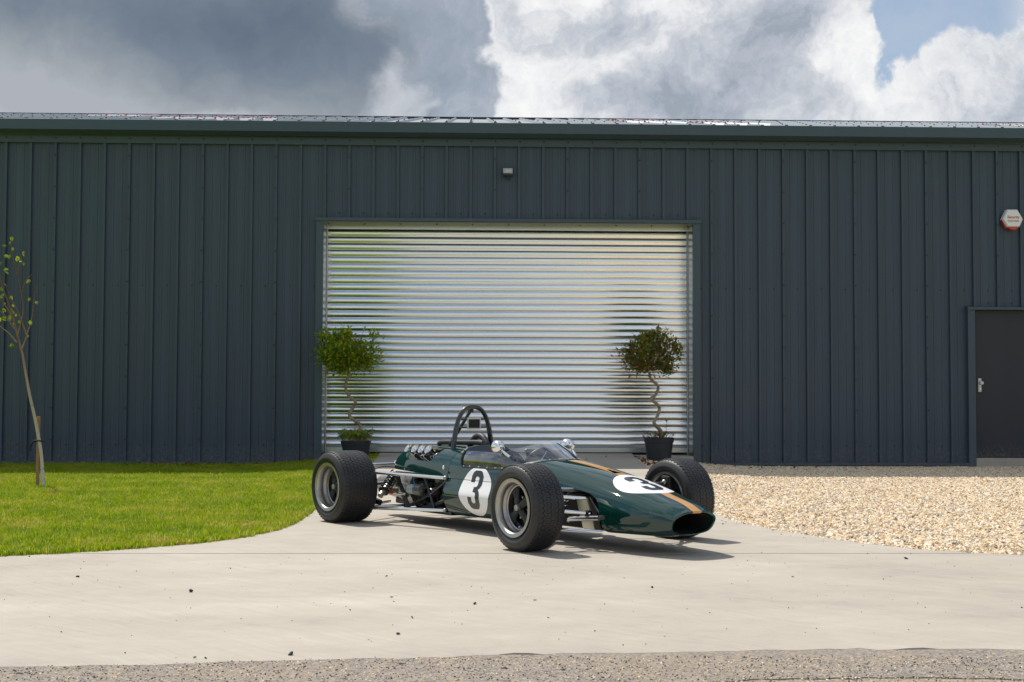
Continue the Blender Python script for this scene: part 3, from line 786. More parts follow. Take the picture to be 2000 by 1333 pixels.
def text_mesh(name, body, size, mt, parent, loc, rot, align='CENTER', bold=0.0, xs=1.0):
    cu_ = bpy.data.curves.new(name, 'FONT'); cu_.body = body; cu_.size = size; cu_.align_x = align; cu_.extrude = .0006; cu_.offset = bold
    t = bpy.data.objects.new('tmp', cu_); COL.objects.link(t)
    me = bpy.data.meshes.new_from_object(t.evaluated_get(bpy.context.evaluated_depsgraph_get()))
    bpy.data.objects.remove(t); o = link_mesh(name, me, mt, parent)
    o.location = loc; o.rotation_euler = rot; o.scale = (xs, 1, 1); return o
text_mesh('lettering', 'Security', .052, MAT['letter_red'], al, (.004, -.0832, .012), (PI/2, 0, 0), bold=.0012)
text_mesh('lettering', '01202 763846', .026, MAT['letter_red'], al, (.004, -.0832, -.034), (PI/2, 0, 0), bold=.0008)
# ================================================================== RACING CAR
CARX, CARY, CARH = -0.46023, -7.75818, math.radians(-54.6454)
car = empty('racing_car', (CARX, CARY, .004), CARH, label='dark green vintage single-seater racing car with gold stripe and number 3', cat='racing car')

# ---- splines
def per_spline(P, per):
    """closed C2 cubic through P (n,2), per samples per segment"""
    P = np.asarray(P, float); n = len(P)
    A = np.zeros((n, n))
    for i in range(n): A[i, i] = 4; A[i, (i-1) % n] = 1; A[i, (i+1) % n] = 1
    rhs = 3*(np.roll(P, -1, 0)-np.roll(P, 1, 0)); Dv = np.linalg.solve(A, rhs); out = []
    for i in range(n):
        p0, p1, d0, d1 = P[i], P[(i+1) % n], Dv[i], Dv[(i+1) % n]
        for k in range(per):
            t = k/per
            out.append((2*t**3-3*t*t+1)*p0+(t**3-2*t*t+t)*d0+(-2*t**3+3*t*t)*p1+(t**3-t*t)*d1)
    return np.array(out)
def open_spline(x, Y, xq):
    """natural cubic spline, x (n), Y (n,m)"""
    x = np.asarray(x, float); Y = np.asarray(Y, float); n = len(x); h = np.diff(x)
    A = np.zeros((n, n)); R = np.zeros_like(Y); A[0, 0] = A[-1, -1] = 1
    for i in range(1, n-1):
        A[i, i-1] = h[i-1]; A[i, i] = 2*(h[i-1]+h[i]); A[i, i+1] = h[i]
        R[i] = 6*((Y[i+1]-Y[i])/h[i]-(Y[i]-Y[i-1])/h[i-1])
    Mm = np.linalg.solve(A, R); out = []
    for q in xq:
        i = min(max(int(np.searchsorted(x, q))-1, 0), n-2); a = (x[i+1]-q); b = q-x[i]; hh = h[i]
        out.append(Mm[i]*a**3/(6*hh)+Mm[i+1]*b**3/(6*hh)+(Y[i]/hh-Mm[i]*hh/6)*a+(Y[i+1]/hh-Mm[i+1]*hh/6)*b)
    return np.array(out)
ST = [
 (.90, [(0, .570), (.11, .568), (.195, .552), (.258, .500), (.290, .430), (.303, .366), (.338, .285), (.342, .235), (.313, .158), (.245, .102), (.12, .092), (0, .090)]),
 (1.30, [(0, .556), (.11, .553), (.20, .537), (.272, .490), (.308, .430), (.322, .366), (.352, .285), (.355, .235), (.325, .160), (.255, .106), (.12, .096), (0, .094)]),
 (1.70, [(0, .546), (.11, .541), (.195, .520), (.262, .475), (.298, .420), (.312, .362), (.342, .285), (.345, .235), (.320, .165), (.255, .110), (.12, .100), (0, .098)]),
 (1.95, [(0, .524), (.105, .517), (.185, .495), (.245, .455), (.280, .408), (.296, .356), (.322, .285), (.326, .235), (.306, .170), (.25, .112), (.12, .101), (0, .100)]),
 (2.30, [(0, .480), (.10, .471), (.172, .449), (.228, .414), (.262, .374), (.279, .332), (.298, .278), (.303, .233), (.290, .176), (.245, .115), (.12, .101), (0, .100)]),
 (2.60, [(0, .420), (.093, .413), (.160, .394), (.214, .364), (.248, .332), (.264, .300), (.279, .264), (.285, .228), (.279, .180), (.245, .119), (.12, .102), (0, .100)]),
 (2.85, [(0, .356), (.085, .351), (.145, .337), (.193, .314), (.225, .288), (.240, .267), (.249, .246), (.252, .222), (.247, .185), (.222, .130), (.12, .106), (0, .104)]),
 (3.00, [(0, .306), (.079, .302), (.130, .290), (.169, .272), (.195, .253), (.207, .239), (.213, .226), (.215, .211), (.211, .180), (.188, .136), (.11, .113), (0, .110)]),
 (3.075, [(0, .272), (.074, .2685), (.120, .259), (.153, .245), (.174, .231), (.183, .221), (.187, .212), (.188, .201), (.184, .178), (.164, .144), (.10, .123), (0, .119)]),
]
PER = 6
def shear(x, z):
    t = min(max((x-2.88)/.195, 0), 1); return x+(z-.195)*.42*t*t*(3-2*t)
def section_loop(half):
    h = list(half); loop = [(-w, z) for w, z in h] + [(w, z) for w, z in h[-2:0:-1]]
    return per_spline(loop, PER)
xs_st = [s[0] for s in ST]; Yst = np.array([np.array(s[1]).ravel() for s in ST])
xq = np.linspace(.935, 3.075, 118)
secs = open_spline(xs_st, Yst, xq)
rings = []
for x, s in zip(xq, secs):
    lp = section_loop(s.reshape(-1, 2)); rings.append([(shear(x, z), y, z) for y, z in lp])
last = section_loop(np.array(ST[-1][1])); cz = .195
def lip(s, dx):
    q = 1-(1-s)*1.9
    return [(shear(3.075, cz+(z-cz)*q)+dx, y*s, cz-.003*(1-s)/.13+(z-cz)*q) for y, z in last]
rings += [lip(.992, .009), lip(.975, .0155), lip(.95, .0195), lip(.92, .0195), lip(.895, .0145), lip(.88, .004), lip(.872, -.016)]
def ring_mesh(rings, name='loft'):
    n = len(rings[0]); vs = [p for r in rings for p in r]; fs = []
    for i in range(len(rings)-1):
        for k in range(n):
            k2 = (k+1) % n; fs.append((i*n+k, i*n+k2, (i+1)*n+k2, (i+1)*n+k))
    me = bpy.data.meshes.new(name); me.from_pydata(vs, [], fs); me.update(); return me
outer = ring_mesh(rings)
bm = bmesh.new(); bm.from_mesh(outer); bmesh.ops.recalc_face_normals(bm, faces=bm.faces)
bm.normal_update()
c0 = bm.faces[len(bm.faces)//3]; cc = c0.calc_center_median()
if c0.normal.dot(Vector((0, cc.y, cc.z-.3))) < 0: bmesh.ops.reverse_faces(bm, faces=bm.faces)
bm.to_mesh(outer); BODY_BVH = BVHTree.FromBMesh(bm); bm.free()

def evaluate(me, mods):
    """apply (type, settings) modifiers to a mesh without operators"""
    o = bpy.data.objects.new('tmp', me); COL.objects.link(o); tmp = [o]
    for kind, kw in mods:
        md = o.modifiers.new('m', kind)
        for k, v in kw.items():
            if k == 'cutter':
                c = bpy.data.objects.new('cut', v); COL.objects.link(c); tmp.append(c); md.object = c
            else: setattr(md, k, v)
    dg = bpy.context.evaluated_depsgraph_get(); dg.update()
    r = bpy.data.meshes.new_from_object(o.evaluated_get(dg))
    for t in tmp: bpy.data.objects.remove(t)
    return r
def diff(c): return ('BOOLEAN', dict(operation='DIFFERENCE', solver='EXACT', cutter=c))
solid = ('SOLIDIFY', dict(thickness=.006, offset=-1.0))
# cutters
arch = [(1.90, .04), (1.90, .25), (1.96, .320), (2.06, .350), (2.20, .358), (2.36, .356), (2.45, .342), (2.515, .312), (2.553, .270), (2.573, .20), (2.585, .04)]
cuts = []
for s in (-1, 1):
    a, b = sorted((s*.13, s*.60)); cuts.append(diff(MB().prism(arch, 1, a, b).mesh()))
ck = []
for x, w in ((1.075, .286), (1.25, .2875), (1.45, .286), (1.58, .276), (1.68, .248), (1.76, .200), (1.82, .135), (1.85, .06)): ck.append((x, w))
poly = [(x, -w) for x, w in ck]+[(x, w) for x, w in ck[::-1]]
poly = [(p.x, p.y) for p in spline_pts([(a, b, 0) for a, b in poly], 4)]
cuts.append(diff(MB().prism(poly, 2, .385, .75).mesh()))
cuts.append(diff(MB().prism([(.94, -.17), (1.08, -.17), (1.08, .17), (.94, .17)], 2, .2, .75).mesh()))
naca = [(2.325, -.012), (2.41, -.030), (2.425, .030), (2.335, .012)]
naca = [(2.322, -.010), (2.412, -.031), (2.418, -.028), (2.418, .028), (2.412, .031), (2.322, .010)]
cuts.append(diff(MB().prism(naca, 2, .40, .6).mesh()))
shell = evaluate(outer, [solid]+cuts)
def split(me, planes):
    """planes: (co, no) keep the side the normal points to"""
    bm = bmesh.new(); bm.from_mesh(me)
    for co, no in planes:
        bmesh.ops.bisect_plane(bm, geom=bm.verts[:]+bm.edges[:]+bm.faces[:], dist=1e-6, plane_co=co, plane_no=no, clear_inner=True)
    r = bpy.data.meshes.new('part'); bm.to_mesh(r); bm.free(); return r
XS, ZS = 1.962, .364
def part(name, me, planes, mt, sm=28):
    r = split(me, planes); return link_mesh(name, r, mt, car, sm)
upper = part('cockpit_body', shell, [((XS-.0006, 0, 0), (-1, 0, 0)), ((0, 0, ZS+.0016), (0, 0, 1))], MAT['green'])
lower = part('lower_side_panel', shell, [((XS-.0006, 0, 0), (-1, 0, 0)), ((0, 0, ZS-.0016), (0, 0, -1))], MAT['green'])
nose = part('nose_cone', shell, [((XS+.0006, 0, 0), (1, 0, 0))], MAT['green'])
duct = [lip(.868, -.012), lip(.86, -.03), lip(.84, -.10), [(2.80, y*.8, cz+(z-cz)*.8) for _, y, z in lip(1, 0)]]
me = ring_mesh(duct, 'nose_duct'); link_mesh('nose_duct', me, MAT['matt_black'], nose, 40)
r = duct[-1]; MB().add(r, [tuple(range(len(r)))]).build('radiator_core', MAT['matt_black'], nose)
MB().box((2.31, -.034, .415), (2.42, .034, .440)).build('duct_floor', MAT['matt_black'], nose)

# engine cover --------------------------------------------------
EC = [
 (.11, [(0, .530), (.09, .526), (.16, .508), (.205, .470), (.226, .425), (.232, .392)]),
 (.20, [(0, .556), (.10, .553), (.178, .537), (.226, .492), (.246, .436), (.252, .390)]),
 (.36, [(0, .572), (.10, .570), (.185, .555), (.240, .506), (.266, .444), (.274, .386)]),
 (.62, [(0, .577), (.105, .575), (.19, .561), (.250, .508), (.281, .440), (.291, .378)]),
 (.86, [(0, .572), (.11, .570), (.195, .555), (.257, .503), (.289, .432), (.301, .370)]),
 (.929, [(0, .570), (.11, .568), (.195, .5525), (.258, .500), (.290, .430), (.303, .367)]),
]
xe = np.linspace(.11, .929, 60); se = open_spline([s[0] for s in EC], np.array([np.array(s[1]).ravel() for s in EC]), xe)
rows = []
for x, s in zip(xe, se):
    h = s.reshape(-1, 2); pts = [(-w, z) for w, z in h[::-1]]+[(w, z) for w, z in h[1:]]
    # natural spline over the open section
    u = np.arange(len(pts)); q = open_spline(u, np.array(pts), np.linspace(0, len(pts)-1, 71)); rows.append([(x, y, z) for y, z in q])
vs = [p for r in rows for p in r]; n = 71
ecm = MB().add(vs, [(i*n+k, i*n+k+1, (i+1)*n+k+1, (i+1)*n+k) for i in range(len(rows)-1) for k in range(n-1)]).mesh('ec', False)
bm = bmesh.new(); bm.from_mesh(ecm); bm.normal_update(); bm.faces.ensure_lookup_table()
if sum(f.normal.z for f in bm.faces) < 0: bmesh.ops.reverse_faces(bm, faces=bm.faces)
bm.to_mesh(ecm); EC_BVH = BVHTree.FromBMesh(bm); bm.free()
hole = [(.315, .515), (.318, .492), (.345, .478), (.62, .468), (.665, .474), (.69, .495), (.735, .552), (.732, .60), (.33, .60), (.315, .56)]
ecs = evaluate(ecm, [solid, diff(MB().prism(hole, 1, -.42, -.150).mesh())])
cover = link_mesh('engine_cover', ecs, MAT['green'], car, 30)
def ebulge(x, z): 
    h = EC_BVH.ray_cast(Vector((x, -.6, z)), Vector((0, 1, 0))); return h[0]
p = ebulge(.862, .432); MB().ball(p, .016, 12, 8, (.75, .25, 1.25)).build('fastener', MAT['white'], cover, smooth=60)

# ---- decals laid on the paint
def decal(name, poly, bvh, axis, sgn, mt, parent, off=.0012, step=.012, zcuts=None, keep=None):
    """poly in the plane across axis ('y' -> (x,z), 'z' -> (x,y)), projected along axis onto bvh"""
    bm = bmesh.new(); f = bm.faces.new([bm.verts.new((a, b, 0)) for a, b in poly])
    bmesh.ops.triangulate(bm, faces=bm.faces[:])
    lo = [min(p[i] for p in poly) for i in (0, 1)]; hi = [max(p[i] for p in poly) for i in (0, 1)]
    for i in (0, 1):
        for t in np.arange(math.floor(lo[i]/step)*step, hi[i], step):
            co = [0, 0, 0]; no = [0, 0, 0]; co[i] = t; no[i] = 1
            bmesh.ops.bisect_plane(bm, geom=bm.verts[:]+bm.edges[:]+bm.faces[:], dist=1e-7, plane_co=co, plane_no=no)
    for co, no in (keep or []):
        bmesh.ops.bisect_plane(bm, geom=bm.verts[:]+bm.edges[:]+bm.faces[:], dist=1e-7, plane_co=co, plane_no=no, clear_inner=True)
    bad = []
    for v in bm.verts:
        a, b = v.co.x, v.co.y
        if axis == 'y': h = bvh.ray_cast(Vector((a, sgn*.8, b)), Vector((0, -sgn, 0)))
        else: h = bvh.ray_cast(Vector((a, b, 1.0)), Vector((0, 0, -1)))
        if h[0] is None: bad.append(v); continue
        nn = h[1]
        want = Vector((0, sgn, 0)) if axis == 'y' else Vector((0, 0, 1))
        if nn.dot(want) < 0: nn = -nn
        v.co = h[0]+nn*off
    if bad: bmesh.ops.delete(bm, geom=bad, context='VERTS')
    bmesh.ops.recalc_face_normals(bm, faces=bm.faces)
    me = bpy.data.meshes.new(name); bm.to_mesh(me); bm.free()
    return link_mesh(name, me, mt, parent, 60)
THREE = [(0, .69), (0, .86), (.07, .965), (.15, 1), (.37, 1), (.45, .965), (.52, .86), (.52, .63), (.47, .55), (.405, .507), (.47, .465), (.52, .38), (.52, .14), (.45, .035), (.37, 0), (.15, 0), (.07, .035), (0, .14), (0, .31),
         (.175, .31), (.175, .20), (.20, .165), (.26, .15), (.32, .165), (.345, .20), (.345, .385), (.32, .425), (.27, .44), (.20, .44), (.20, .572), (.27, .572), (.32, .587), (.345, .63), (.345, .80), (.32, .835), (.26, .85), (.20, .835), (.175, .80), (.175, .69)]
def circ(cx, cy, rx, ry, n=64): return [(cx+rx*math.cos(2*PI*i/n), cy+ry*math.sin(2*PI*i/n)) for i in range(n)]
for s in (-1, 1):
    dc = circ(1.325, .292, .180, .168)
    kw = dict(bvh=BODY_BVH, axis='y', sgn=s)
    up = [((0, ZS+.0018, 0), (0, 1, 0))]; lw = [((0, ZS-.0018, 0), (0, -1, 0))]
    t3 = [(1.258+u*.262 if s < 0 else 1.392-u*.262, .172+v*.262) for u, v in THREE]
    decal('number_disc', dc, mt=MAT['white'], parent=upper, off=.0012, keep=up, **kw)
    decal('number_disc', dc, mt=MAT['white'], parent=lower, off=.0012, keep=lw, **kw)
    decal('number_three', t3, mt=MAT['black_vinyl'], parent=upper, off=.0022, keep=up, **kw)
    decal('number_three', t3, mt=MAT['black_vinyl'], parent=lower, off=.0022, keep=lw, **kw)
decal('number_disc', circ(2.655, 0, .190, .190), BODY_BVH, 'z', 1, MAT['white'], nose, .0014)
decal('number_three', [(2.655-.5*.27+(1-v)*.27, (u-.26)*.27) for u, v in THREE], BODY_BVH, 'z', 1, MAT['black_vinyl'], nose, .0026)
HWS = .036
for poly in ([(1.955, -HWS), (2.318, -HWS), (2.318, HWS), (1.955, HWS)], [(2.318, -HWS), (2.318, -.0102), (2.414, -.0325), (2.424, -HWS)], [(2.318, HWS), (2.318, .0102), (2.414, .0325), (2.424, HWS)],
             [(2.422, -HWS), (2.50, -HWS), (2.50, HWS), (2.422, HWS)], [(2.80, -HWS), (3.114, -HWS), (3.114, HWS), (2.80, HWS)]):
    decal('gold_stripe', poly, BODY_BVH, 'z', 1, MAT['gold'], nose, .0010, .010)
# stripe wrapped over the lip
m = MB(); ln = []
top_i = [i for i, (y, z) in enumerate(last) if abs(y) <= HWS+.012 and z > .2]
rr = [lip(1.0, 0), lip(.992, .009), lip(.975, .0155), lip(.95, .0195), lip(.92, .0195), lip(.895, .0145), lip(.88, .004)]
cen = Vector((3.02, 0, .24))
for R_ in rr:
    row = []
    for t in np.linspace(-HWS, HWS, 7):
        pts = sorted([R_[i] for i in top_i], key=lambda q: q[1]); yy = [q[1] for q in pts]
        x = float(np.interp(t, yy, [q[0] for q in pts])); z = float(np.interp(t, yy, [q[2] for q in pts]))
        v = Vector((x, t, z)); d = Vector((x-3.085, 0, z-.262)).normalized(); row.append(v+d*.0012)
    ln.append(row)
m.add([p for r in ln for p in r], [(i*7+k, i*7+k+1, (i+1)*7+k+1, (i+1)*7+k) for i in range(len(ln)-1) for k in range(6)])
m.build('gold_stripe', MAT['gold'], nose, smooth=60)

# ---- wheels
def wheel_meshes(R, W, rl, front):
    """axis y; outer face towards -y, from y=0 (outer) to y=W (inner)"""
    ty = []
    lipy = .012
    prof = [(lipy+.010, rl-.010), (lipy-.002, rl+.004), (lipy-.008, rl+.018), (-.006, rl+.036), (.000, R-.034), (.009, R-.018), (.021, R-.0075), (.040, R-.0035),
            (W*.5, R), (W-.040, R-.0035), (W-.021, R-.0075), (W-.009, R-.018), (W, R-.034), (W+.006, rl+.036), (W-.004, rl+.018), (W-.010, rl+.004), (W-.022, rl-.010)]
    P = [(p.x, p.y) for p in spline_pts([(a, b, 0) for a, b in prof], 3)]
    tyre = MB().lathe(P, 96, 'y').mesh('tyre')
    # interlocking blocks standing on the tread
    tr = MB(); nc = 7 if front else 9; w0, w1 = .018, W-.018; cw = (w1-w0)/nc; nr = 54
    def rad(y):
        t = abs(y-W/2)/(W/2-.018); return R-.0004-.0035*t**2-.004*max(0, t-.86)/.14
    g_ = .0014
    e = cw*.17; da = 2*PI/nr; k = g_/R
    for c in range(nc):
        ya, yb = w0+c*cw, w0+(c+1)*cw; sg = -1 if c % 2 else 1
        for q in range(nr):
            a0 = da*(q+.5*(c % 2))
            def block(h, sh):
                m_ = g_+sh; zz = [(-.5, -1), (-.25, -.55), (-.12, .75), (0, 1), (.12, .75), (.25, -.55), (.5, -1)]
                lf = [(ya+m_+e*sg*v, a0+da*t*(1-2*k/da)) for t, v in zz]; rt = [(yb-m_+e*sg*v, a0+da*t*(1-2*k/da)) for t, v in zz[::-1]]
                return [((rad(y)+h)*math.cos(t), min(max(y, .010), W-.010), (rad(y)+h)*math.sin(t)) for y, t in lf+rt]
            b = block(-.002, 0); t_ = block(.0035, .0004); nn = len(b)
            tr.add(b+t_, [(nn+i, nn+i+1, nn+nn-2-i, nn+nn-1-i) for i in range(6)]+[(i, (i+1) % nn, nn+(i+1) % nn, nn+i) for i in range(nn)])
    tread = tr.mesh('tread')
    dish = .060 if front else .085
    rp = [(.016, rl-.022), (.010, rl-.018), (.004, rl-.004), (.001, rl), (.004, rl+.003), (.012, rl+.001)]
    rim = [(.012, rl-.002), (.004, rl+.004), (.000, rl+.002), (.001, rl-.006), (.004, rl-.020), (.012, rl-.026), (dish*.55, rl-.028), (dish*.70, rl-.030), (dish*.80, rl-.036), (dish, rl-.040), (dish+.004, rl-.046), (dish+.012, rl-.047),
           (dish+.016, rl-.036), (W-.05, rl-.030), (W-.02, rl-.022), (W-.012, rl-.020), (W-.003, rl-.014), (W-.001, rl+.002), (W-.012, rl+.004), (W-.03, rl-.016), (dish+.03, rl-.028), (.02, rl-.020)]
    rimm = MB().lathe(rim, 80, 'y', close=True).mesh('rim')
    # centre: four fat spokes
    sp = MB(); ro = rl-.042
    for k in range(4):
        a = PI/4*.8+k*PI/2
        rows = []
        for i, (r_, hw, yy, th) in enumerate(((.028, .026, dish-.010, .030), (.052, .027, dish-.008, .030), (.078, .030, dish+.002, .024), (.105, .036, dish+.008, .020), (ro+.002, .046, dish+.010, .014))):
            row = []
            for t in np.linspace(0, 2*PI, 13)[:-1]:
                u = hw*math.cos(t); v = yy+th*.5-th*.75*math.sin(t)
                row.append((r_*math.cos(a)-u*math.sin(a), v, r_*math.sin(a)+u*math.cos(a)))
            rows.append(row)
        nn = 12; vs = [p for r in rows for p in r]
        sp.add(vs, [(i*nn+j, i*nn+(j+1) % nn, (i+1)*nn+(j+1) % nn, (i+1)*nn+j) for i in range(len(rows)-1) for j in range(nn)]+[tuple(range(nn)), tuple((len(rows)-1)*nn+j for j in range(nn))])
    sp.lathe([(dish-.012, 0), (dish-.012, .030), (dish+.03, .042), (dish+.06, .05)], 28, 'y')
    spk = sp.mesh('spokes')
    bk = MB().lathe([(dish+.05, 0), (dish+.05, rl-.044), (dish+.075, rl-.042)], 40, 'y').mesh('drum')
    hub = MB().lathe([(dish-.034, 0), (dish-.034, .015), (dish-.030, .020), (dish-.012, .022), (dish-.010, .028), (dish, .030)], 12, 'y')
    hm = hub.mesh('hub_nut')
    bolts = MB()
    for k in range(4):
        a = PI/4*.8+PI/4+k*PI/2; bolts.lathe([(dish+.012, 0), (dish+.012, .007), (dish+.03, .007)], 6, 'y', (.062*math.cos(a), 0, .062*math.sin(a)))
    bolts.tube([(.012+ (rl-.05)*math.cos(-1.35), dish*.80, (rl-.05)*math.sin(-1.35)), ((rl-.062)*math.cos(-1.35)+.012, dish*.45, (rl-.062)*math.sin(-1.35))], .005, 8)
    return [('tyre', tyre, MAT['rubber'], 40), ('tread', tread, MAT['tread'], 30), ('rim', rimm, MAT['alloy'], 35), ('spokes', spk, MAT['wheel_black'], 50), ('brake_disc', bk, MAT['black'], 30), ('hub_nut', hm, MAT['cast'], 30), ('wheel_bolts', bolts.mesh('wheel_bolts'), MAT['steel'], 30)]
def make_wheels(R, W, rl, front, x, yo, steer):
    parts = wheel_meshes(R, W, rl, front)
    for nm, me, mt, sm in parts: me.materials.append(mt); smooth_angle(me, sm)
    for s in (-1, 1):
        w = empty('wheel', (x, s*yo, R), (0 if s < 0 else PI)+steer, car)
        for nm, me, mt, sm in parts:
            o = bpy.data.objects.new(nm, me); COL.objects.link(o); o.parent = w
            if nm in ('tread', 'wheel_bolts'): o['kind'] = 'stuff'
            if nm != 'tread' and nm != 'tyre' and s > 0: pass
make_wheels(.2655, .225, .178, True, 2.296, .757, math.radians(-2.0))
make_wheels(.2655, .302, .178, False, 0.0, .757, 0.0)

# ---- rods and tubes
def rod(name, pts, r, mt, parent=car, seg=10): return MB().tube(pts, r, seg).build(name, MAT[mt] if isinstance(mt, str) else mt, parent, smooth=50)
def joint(p, r=.014, parent=car): return MB().ball(p, r, 10, 7).build('rod_end', MAT['cast'], parent, smooth=60)
for s in (-1, 1):
    Y = lambda y: s*y
    # rear
    rod('upper_radius_rod', [(.935, Y(.322), .364), (.10, Y(.515), .378)], .0125, 'chrome'); joint((.935, Y(.322), .364), .017)
    rod('lower_radius_rod', [(.90, Y(.30), .131), (.10, Y(.52), .108)], .0120, 'chrome'); joint((.90, Y(.30), .131), .015)
    rod('lower_wishbone', [(.24, Y(.10), .120), (.10, Y(.52), .112)], .0110, 'steel')
    rod('lower_wishbone', [(-.16, Y(.10), .120), (.06, Y(.52), .112)], .0110, 'steel')
    rod('top_link', [(.05, Y(.17), .427), (.02, Y(.52), .425)], .0085, 'chrome'); MB().lathe([(-.018, .010), (-.018, .021), (.018, .021), (.018, .010)], 12, 'x', (.055, Y(.175), .428)).build('link_bracket', MAT['cast'], car, smooth=30)
    ds = rod('drive_shaft', [(.0, Y(.10), .277), (.0, Y(.46), .268)], .018, 'steel'); MB().lathe([(0, .012), (0, .034), (.05, .036), (.06, .02)], 14, 'y', (0, s*.11-(.03), .278)).build('shaft_coupling', MAT['darkmetal'], ds, smooth=40)
    up_, bt = Vector((.045, Y(.175), .355)), Vector((.165, Y(.425), .150))
    dv = bt-up_
    dm = rod('damper', [up_, up_+dv*.50], .020, 'black'); rod('damper_body', [up_+dv*.45, up_+dv*.80], .0225, 'cream_metal', dm, 14); rod('damper_eye', [bt+Vector((-.02, 0, .01)), bt+Vector((.03, Y(-.02), -.005))], .022, 'black', dm, 14)
    e1 = dv.normalized(); e2 = e1.cross(Vector((1, 0, 0))).normalized(); e3 = e1.cross(e2)
    cp = [up_+dv*(.03+.60*t)+(e2*math.cos(t*2*PI*7)+e3*math.sin(t*2*PI*7))*.037 for t in np.linspace(0, 1, 120)]
    rod('coil_spring', cp, .0058, 'black', dm, 7)
    MB().tube([up_+dv*.615, up_+dv*.645], .043, 18).build('spring_seat', MAT['black'], dm, smooth=30)
    MB().box((-.05, Y(.46)-.02, .10), (.09, Y(.46)+.02, .40)).build('rear_upright', MAT['cast'], car, bevel=.01)
    # front
    rod('top_rocker', [(2.285, Y(.20), .352), (2.30, Y(.545), .376)], [.016, .010], 'steel'); joint((2.30, Y(.515), .378), .018)
    rod('upper_arm', [(2.43, Y(.285), .312), (2.31, Y(.56), .335)], .0105, 'chrome')
    rod('steering_rod', [(2.475, Y(.285), .221), (2.33, Y(.56), .250)], .0110, 'chrome'); MB().lathe([(-.012, .008), (-.012, .022), (.012, .022), (.012, .008)], 14, 'x', (2.47, Y(.295), .220)).build('rod_end', MAT['black'], car, smooth=30)
    rod('anti_roll_bar', spline_pts([(2.29, Y(.300), .168), (2.31, Y(.306), .176), (2.40, Y(.305), .186), (2.58, Y(.300), .201)], 5), .0165, 'steel', seg=14)
    rod('lower_arm', [(2.60, Y(.288), .116), (2.31, Y(.575), .142)], .0125, 'chrome')
    rod('lower_arm', [(2.02, Y(.26), .118), (2.28, Y(.575), .140)], .0110, 'chrome')
    rod('brace', [(2.42, Y(.235), .318), (2.565, Y(.268), .205)], .0075, 'tube')
    MB().box((2.26, Y(.545)-.025, .11), (2.34, Y(.545)+.022, .42)).build('front_upright', MAT['darkmetal'], car, bevel=.012)
    a, b = sorted((Y(.17), Y(.225)))
    MB().prism([(2.262, .308), (2.375, .312), (2.455, .112), (2.335, .112)], 1, a, b).build('bulkhead_plate', MAT['cream_metal'], car, bevel=.006)
    rod('front_damper', [(2.24, Y(.24), .352), (2.20, Y(.33), .150)], .018, 'darkmetal'); rod('brake_pipe', spline_pts([(2.30, Y(.24), .33), (2.26, Y(.33), .30), (2.27, Y(.42), .24), (2.29, Y(.5), .27)], 5), .004, 'black')
    rod('front_spring', [Vector((2.24, Y(.24), .345)).lerp(Vector((2.20, Y(.33), .165)), t)+Vector((.026*math.cos(t*38), .026*math.sin(t*38)*.9, .026*math.sin(t*38)*.3)) for t in np.linspace(0, 1, 90)], .0045, 'steel', seg=6)
MB().box((1.97, -.165, .112), (2.60, .165, .330)).build('front_bulkhead', MAT['matt_black'], car, bevel=.01)
# chassis, engine
for s in (-1, 1):
    y = s*.225
    for a, b in (((.27, y, .105), (.13, y-.02*s, .345)), ((.28, y, .112), (.60, y, .225)), ((.60, y, .225), (.90, s*.28, .350)), ((.60, y, .225), (.50, y, .375)), ((.66, y, .112), (.60, y, .225)),
                 ((.25, y, .105), (.93, s*.26, .105)), ((.10, y-.03*s, .360), (.92, s*.28, .366)), ((.93, s*.27, .10), (.93, s*.29, .35)), ((.74, y, .37), (.82, y, .24))):
        rod('chassis_tube', [a, b], .0115, 'tube', seg=8)
    m = MB().add([(.130, y-.004*s, .340), (.160, y-.004*s, .340), (.335, y-.004*s, .104), (.262, y-.004*s, .104), (.130, y+.004*s, .340), (.160, y+.004*s, .340), (.335, y+.004*s, .104), (.262, y+.004*s, .104)],
             [(0, 1, 2, 3), (7, 6, 5, 4), (0, 4, 5, 1), (1, 5, 6, 2), (2, 6, 7, 3), (3, 7, 4, 0)]); m.build('side_plate', MAT['tube'], car)
eng = MB().box((.22, -.115, .10), (.86, .115, .30)); eng.box((.26, -.095, .30), (.84, .095, .43)); eng.box((.28, -.14, .43), (.82, .14, .50))
eng = eng.build('engine_block', MAT['darkmetal'], car, bevel=.012)
for i in range(7):
    x = .28+i*.085; MB().box((x, -.128, .14+.02*(i % 2)), (x+.018, -.113, .29)).build('block_rib', MAT['darkmetal'], eng, bevel=.003)
gb = MB().lathe([(-.42, 0), (-.42, .07), (-.36, .085), (-.20, .10), (-.05, .125), (.10, .150), (.22, .165), (.23, .11)], 20, 'x', (0, 0, .245)).build('gearbox', MAT['cast'], car, smooth=35)
MB().box((-.10, -.09, .11), (.06, .09, .16)).build('gearbox_foot', MAT['darkmetal'], gb, bevel=.01)
fl_ = MB().lathe([(.285, 0), (.285, .030), (.292, .038), (.365, .038), (.368, .034)], 22, 'x', (0, -.205, .245)).build('oil_filter', MAT['filter'], car, smooth=40)
MB().lathe([(.37, .02), (.37, .043), (.425, .050), (.44, .047), (.47, .05), (.475, .02)], 18, 'x', (0, -.195, .245)).build('filter_housing', MAT['cast'], fl_, smooth=35)
MB().lathe([(.475, .01), (.475, .022), (.50, .022), (.50, 0)], 12, 'x', (0, -.195, .245)).build('filter_bolt', MAT['black'], fl_, smooth=30)
